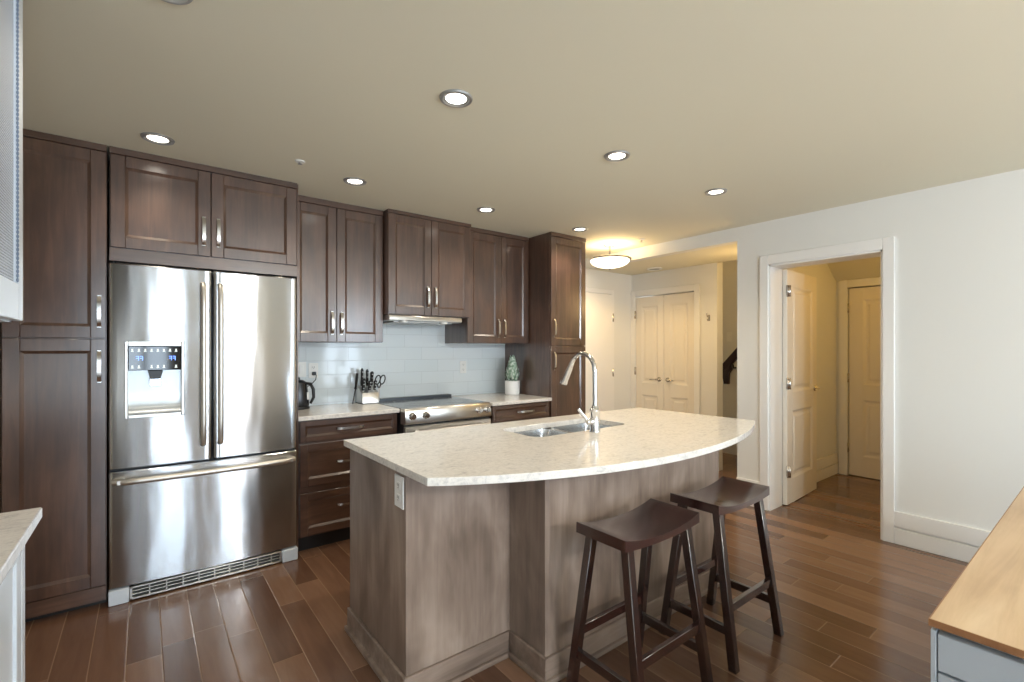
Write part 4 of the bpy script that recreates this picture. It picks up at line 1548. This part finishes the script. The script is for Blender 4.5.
# ------------------------------------------------------------------ left foreground: white counter run
p = thing('white_base_cabinet', 'white base cabinet at the left edge of the photo, under the pale worktop', 'cabinet', (-0.55, 1.2, 0))
LX = -0.258
obj('body', box(B(), -0.895, LX - 0.02, 0.42, 1.845, 0.0, 0.884, 0.001), M['whitecab'], p)


def front_x(bm, y0, y1, z0, z1, xf, rail, t=0.02, rec=0.007, panel=True):
    """shaker front facing +x"""
    box(bm, xf - t, xf, y0, y0 + rail, z0, z1, 0.002)
    box(bm, xf - t, xf, y1 - rail, y1, z0, z1, 0.002)
    box(bm, xf - t, xf, y0 + rail, y1 - rail, z0, z0 + rail, 0.002)
    box(bm, xf - t, xf, y0 + rail, y1 - rail, z1 - rail, z1, 0.002)
    if panel:
        box(bm, xf - t, xf - rec, y0 + 0.02, y1 - 0.02, z0 + 0.02, z1 - 0.02)
    return bm


obj('end_post', box(B(), LX - 0.02, LX, 1.805, 1.845, 0.0, 0.884, 0.002), M['whitecab'], p)
for (y0, y1) in ((1.13, 1.795), (0.46, 1.125)):
    d = obj('door', front_x(B(), y0, y1, 0.10, 0.872, LX, 0.06), M['whitecab'], p)
    yh = y0 + 0.05 if y0 > 1 else y1 - 0.05
    bm = B()
    tube(bm, [(LX, yh, 0.58), (LX + 0.025, yh, 0.585), (LX + 0.038, yh, 0.62), (LX + 0.042, yh, 0.67), (LX + 0.038, yh, 0.72), (LX + 0.025, yh, 0.755), (LX, yh, 0.76)], 0.006, 10)
    obj('handle', bm, M['bronze'], d)
tag(obj('countertop', box(B(), -0.897, -0.227, 0.40, 1.868, 0.885, 0.915, 0.003), M['quartz']),
    'pale quartz worktop corner at the left edge of the photo', 'countertop')
p = thing('white_wall_cabinet', 'white wall cabinet with textured glass door at the upper left edge', 'cabinet', (-0.58, 1.2, 1.43))
UX, UY1, UZ0 = -0.262, 1.842, 1.432
bm = B()
box(bm, -0.895, UX - 0.022, 0.42, UY1, UZ0, UZ0 + 0.02)
box(bm, -0.895, UX - 0.022, UY1 - 0.02, UY1, UZ0, 2.438)
box(bm, -0.895, UX - 0.022, 0.42, 0.44, UZ0, 2.438)
box(bm, -0.895, -0.88, 0.42, UY1, UZ0, 2.438)
box(bm, -0.895, UX - 0.022, 0.42, UY1, 2.42, 2.438)
box(bm, -0.88, UX - 0.06, 0.44, UY1 - 0.02, 1.80, 1.815)
box(bm, -0.88, UX - 0.06, 0.44, UY1 - 0.02, 2.12, 2.135)
obj('body', bm, M['whitecab'], p)
for (y0, y1) in ((1.13, UY1), (0.42, 1.125)):
    bm = B()
    fr = 0.052
    box(bm, UX - 0.02, UX, y0, y0 + fr, UZ0 + 0.004, 2.43, 0.002)
    box(bm, UX - 0.02, UX, y1 - fr, y1, UZ0 + 0.004, 2.43, 0.002)
    box(bm, UX - 0.02, UX, y0 + fr, y1 - fr, UZ0 + 0.004, UZ0 + 0.10, 0.002)
    box(bm, UX - 0.02, UX, y0 + fr, y1 - fr, 2.37, 2.43, 0.002)
    d = obj('door', bm, M['whitecab'], p)
    obj('glass_pane', box(B(), UX - 0.014, UX - 0.010, y0 + fr - 0.008, y1 - fr + 0.008, UZ0 + 0.09, 2.38), M['meshglass'], d)
    bm = B()
    k = 0
    z = UZ0 + 0.11
    while z < 2.36:
        lathe(bm, [(0.0008, z - 0.006), (0.0022, z - 0.004), (0.003, z), (0.0022, z + 0.004), (0.0008, z + 0.006)], UX - 0.002, y1 - fr - 0.003, 6)
        z += 0.0115
    obj('bead_strip', bm, mat('blue_grey_bead', srgb(120, 134, 156), 0.3, 0.4), d)
    yh = y0 + 0.15 if y0 > 1 else y1 - 0.3
    bm = B()
    tube(bm, [(UX, yh, 1.50), (UX + 0.025, yh, 1.505), (UX + 0.038, yh, 1.54), (UX + 0.042, yh, 1.59), (UX + 0.038, yh, 1.64), (UX + 0.025, yh, 1.675), (UX, yh, 1.68)], 0.007, 10)
    obj('handle', bm, M['white'], d)

# ------------------------------------------------------------------ right foreground: oak-topped drawer unit
DX, DY, DZ = 1.428, 0.274, 0.74
tp = thing('oak_top', 'pale oak worktop in the lower right corner of the photo', 'worktop', (2.2, 0, 0.72))
obj('board', box(B(), DX + 0.001, 3.3, -0.55, DY - 0.001, DZ - 0.016, DZ, 0.001), M['oak'], tp)
bm = B()
box(bm, DX - 0.001, DX + 0.0015, -0.55, DY, DZ - 0.0165, DZ - 0.0005)
box(bm, DX, 3.3, DY - 0.0015, DY + 0.001, DZ - 0.0165, DZ - 0.0005)
obj('edge_band', bm, M['oakedge'], tp)
p = thing('grey_drawer_unit', 'pale grey drawer unit under the oak worktop at lower right', 'cabinet', (2.2, 0, 0))
bm = B()
box(bm, DX + 0.004, 3.28, DY - 0.012, DY - 0.002, 0.0, DZ - 0.026, 0.001)
box(bm, DX + 0.05, 3.28, -0.53, DY - 0.012, 0.02, DZ - 0.040)
box(bm, DX + 0.03, 3.28, -0.53, DY - 0.03, DZ - 0.040, DZ - 0.0165)
obj('body', bm, M['greycab'], p)
for z0, z1 in ((0.625, DZ - 0.030), (0.43, 0.62), (0.235, 0.425), (0.04, 0.23)):
    obj('drawer', box(B(), DX + 0.004, DX + 0.024, -0.53, DY - 0.014, z0, z1, 0.002), M['greycab'], p)
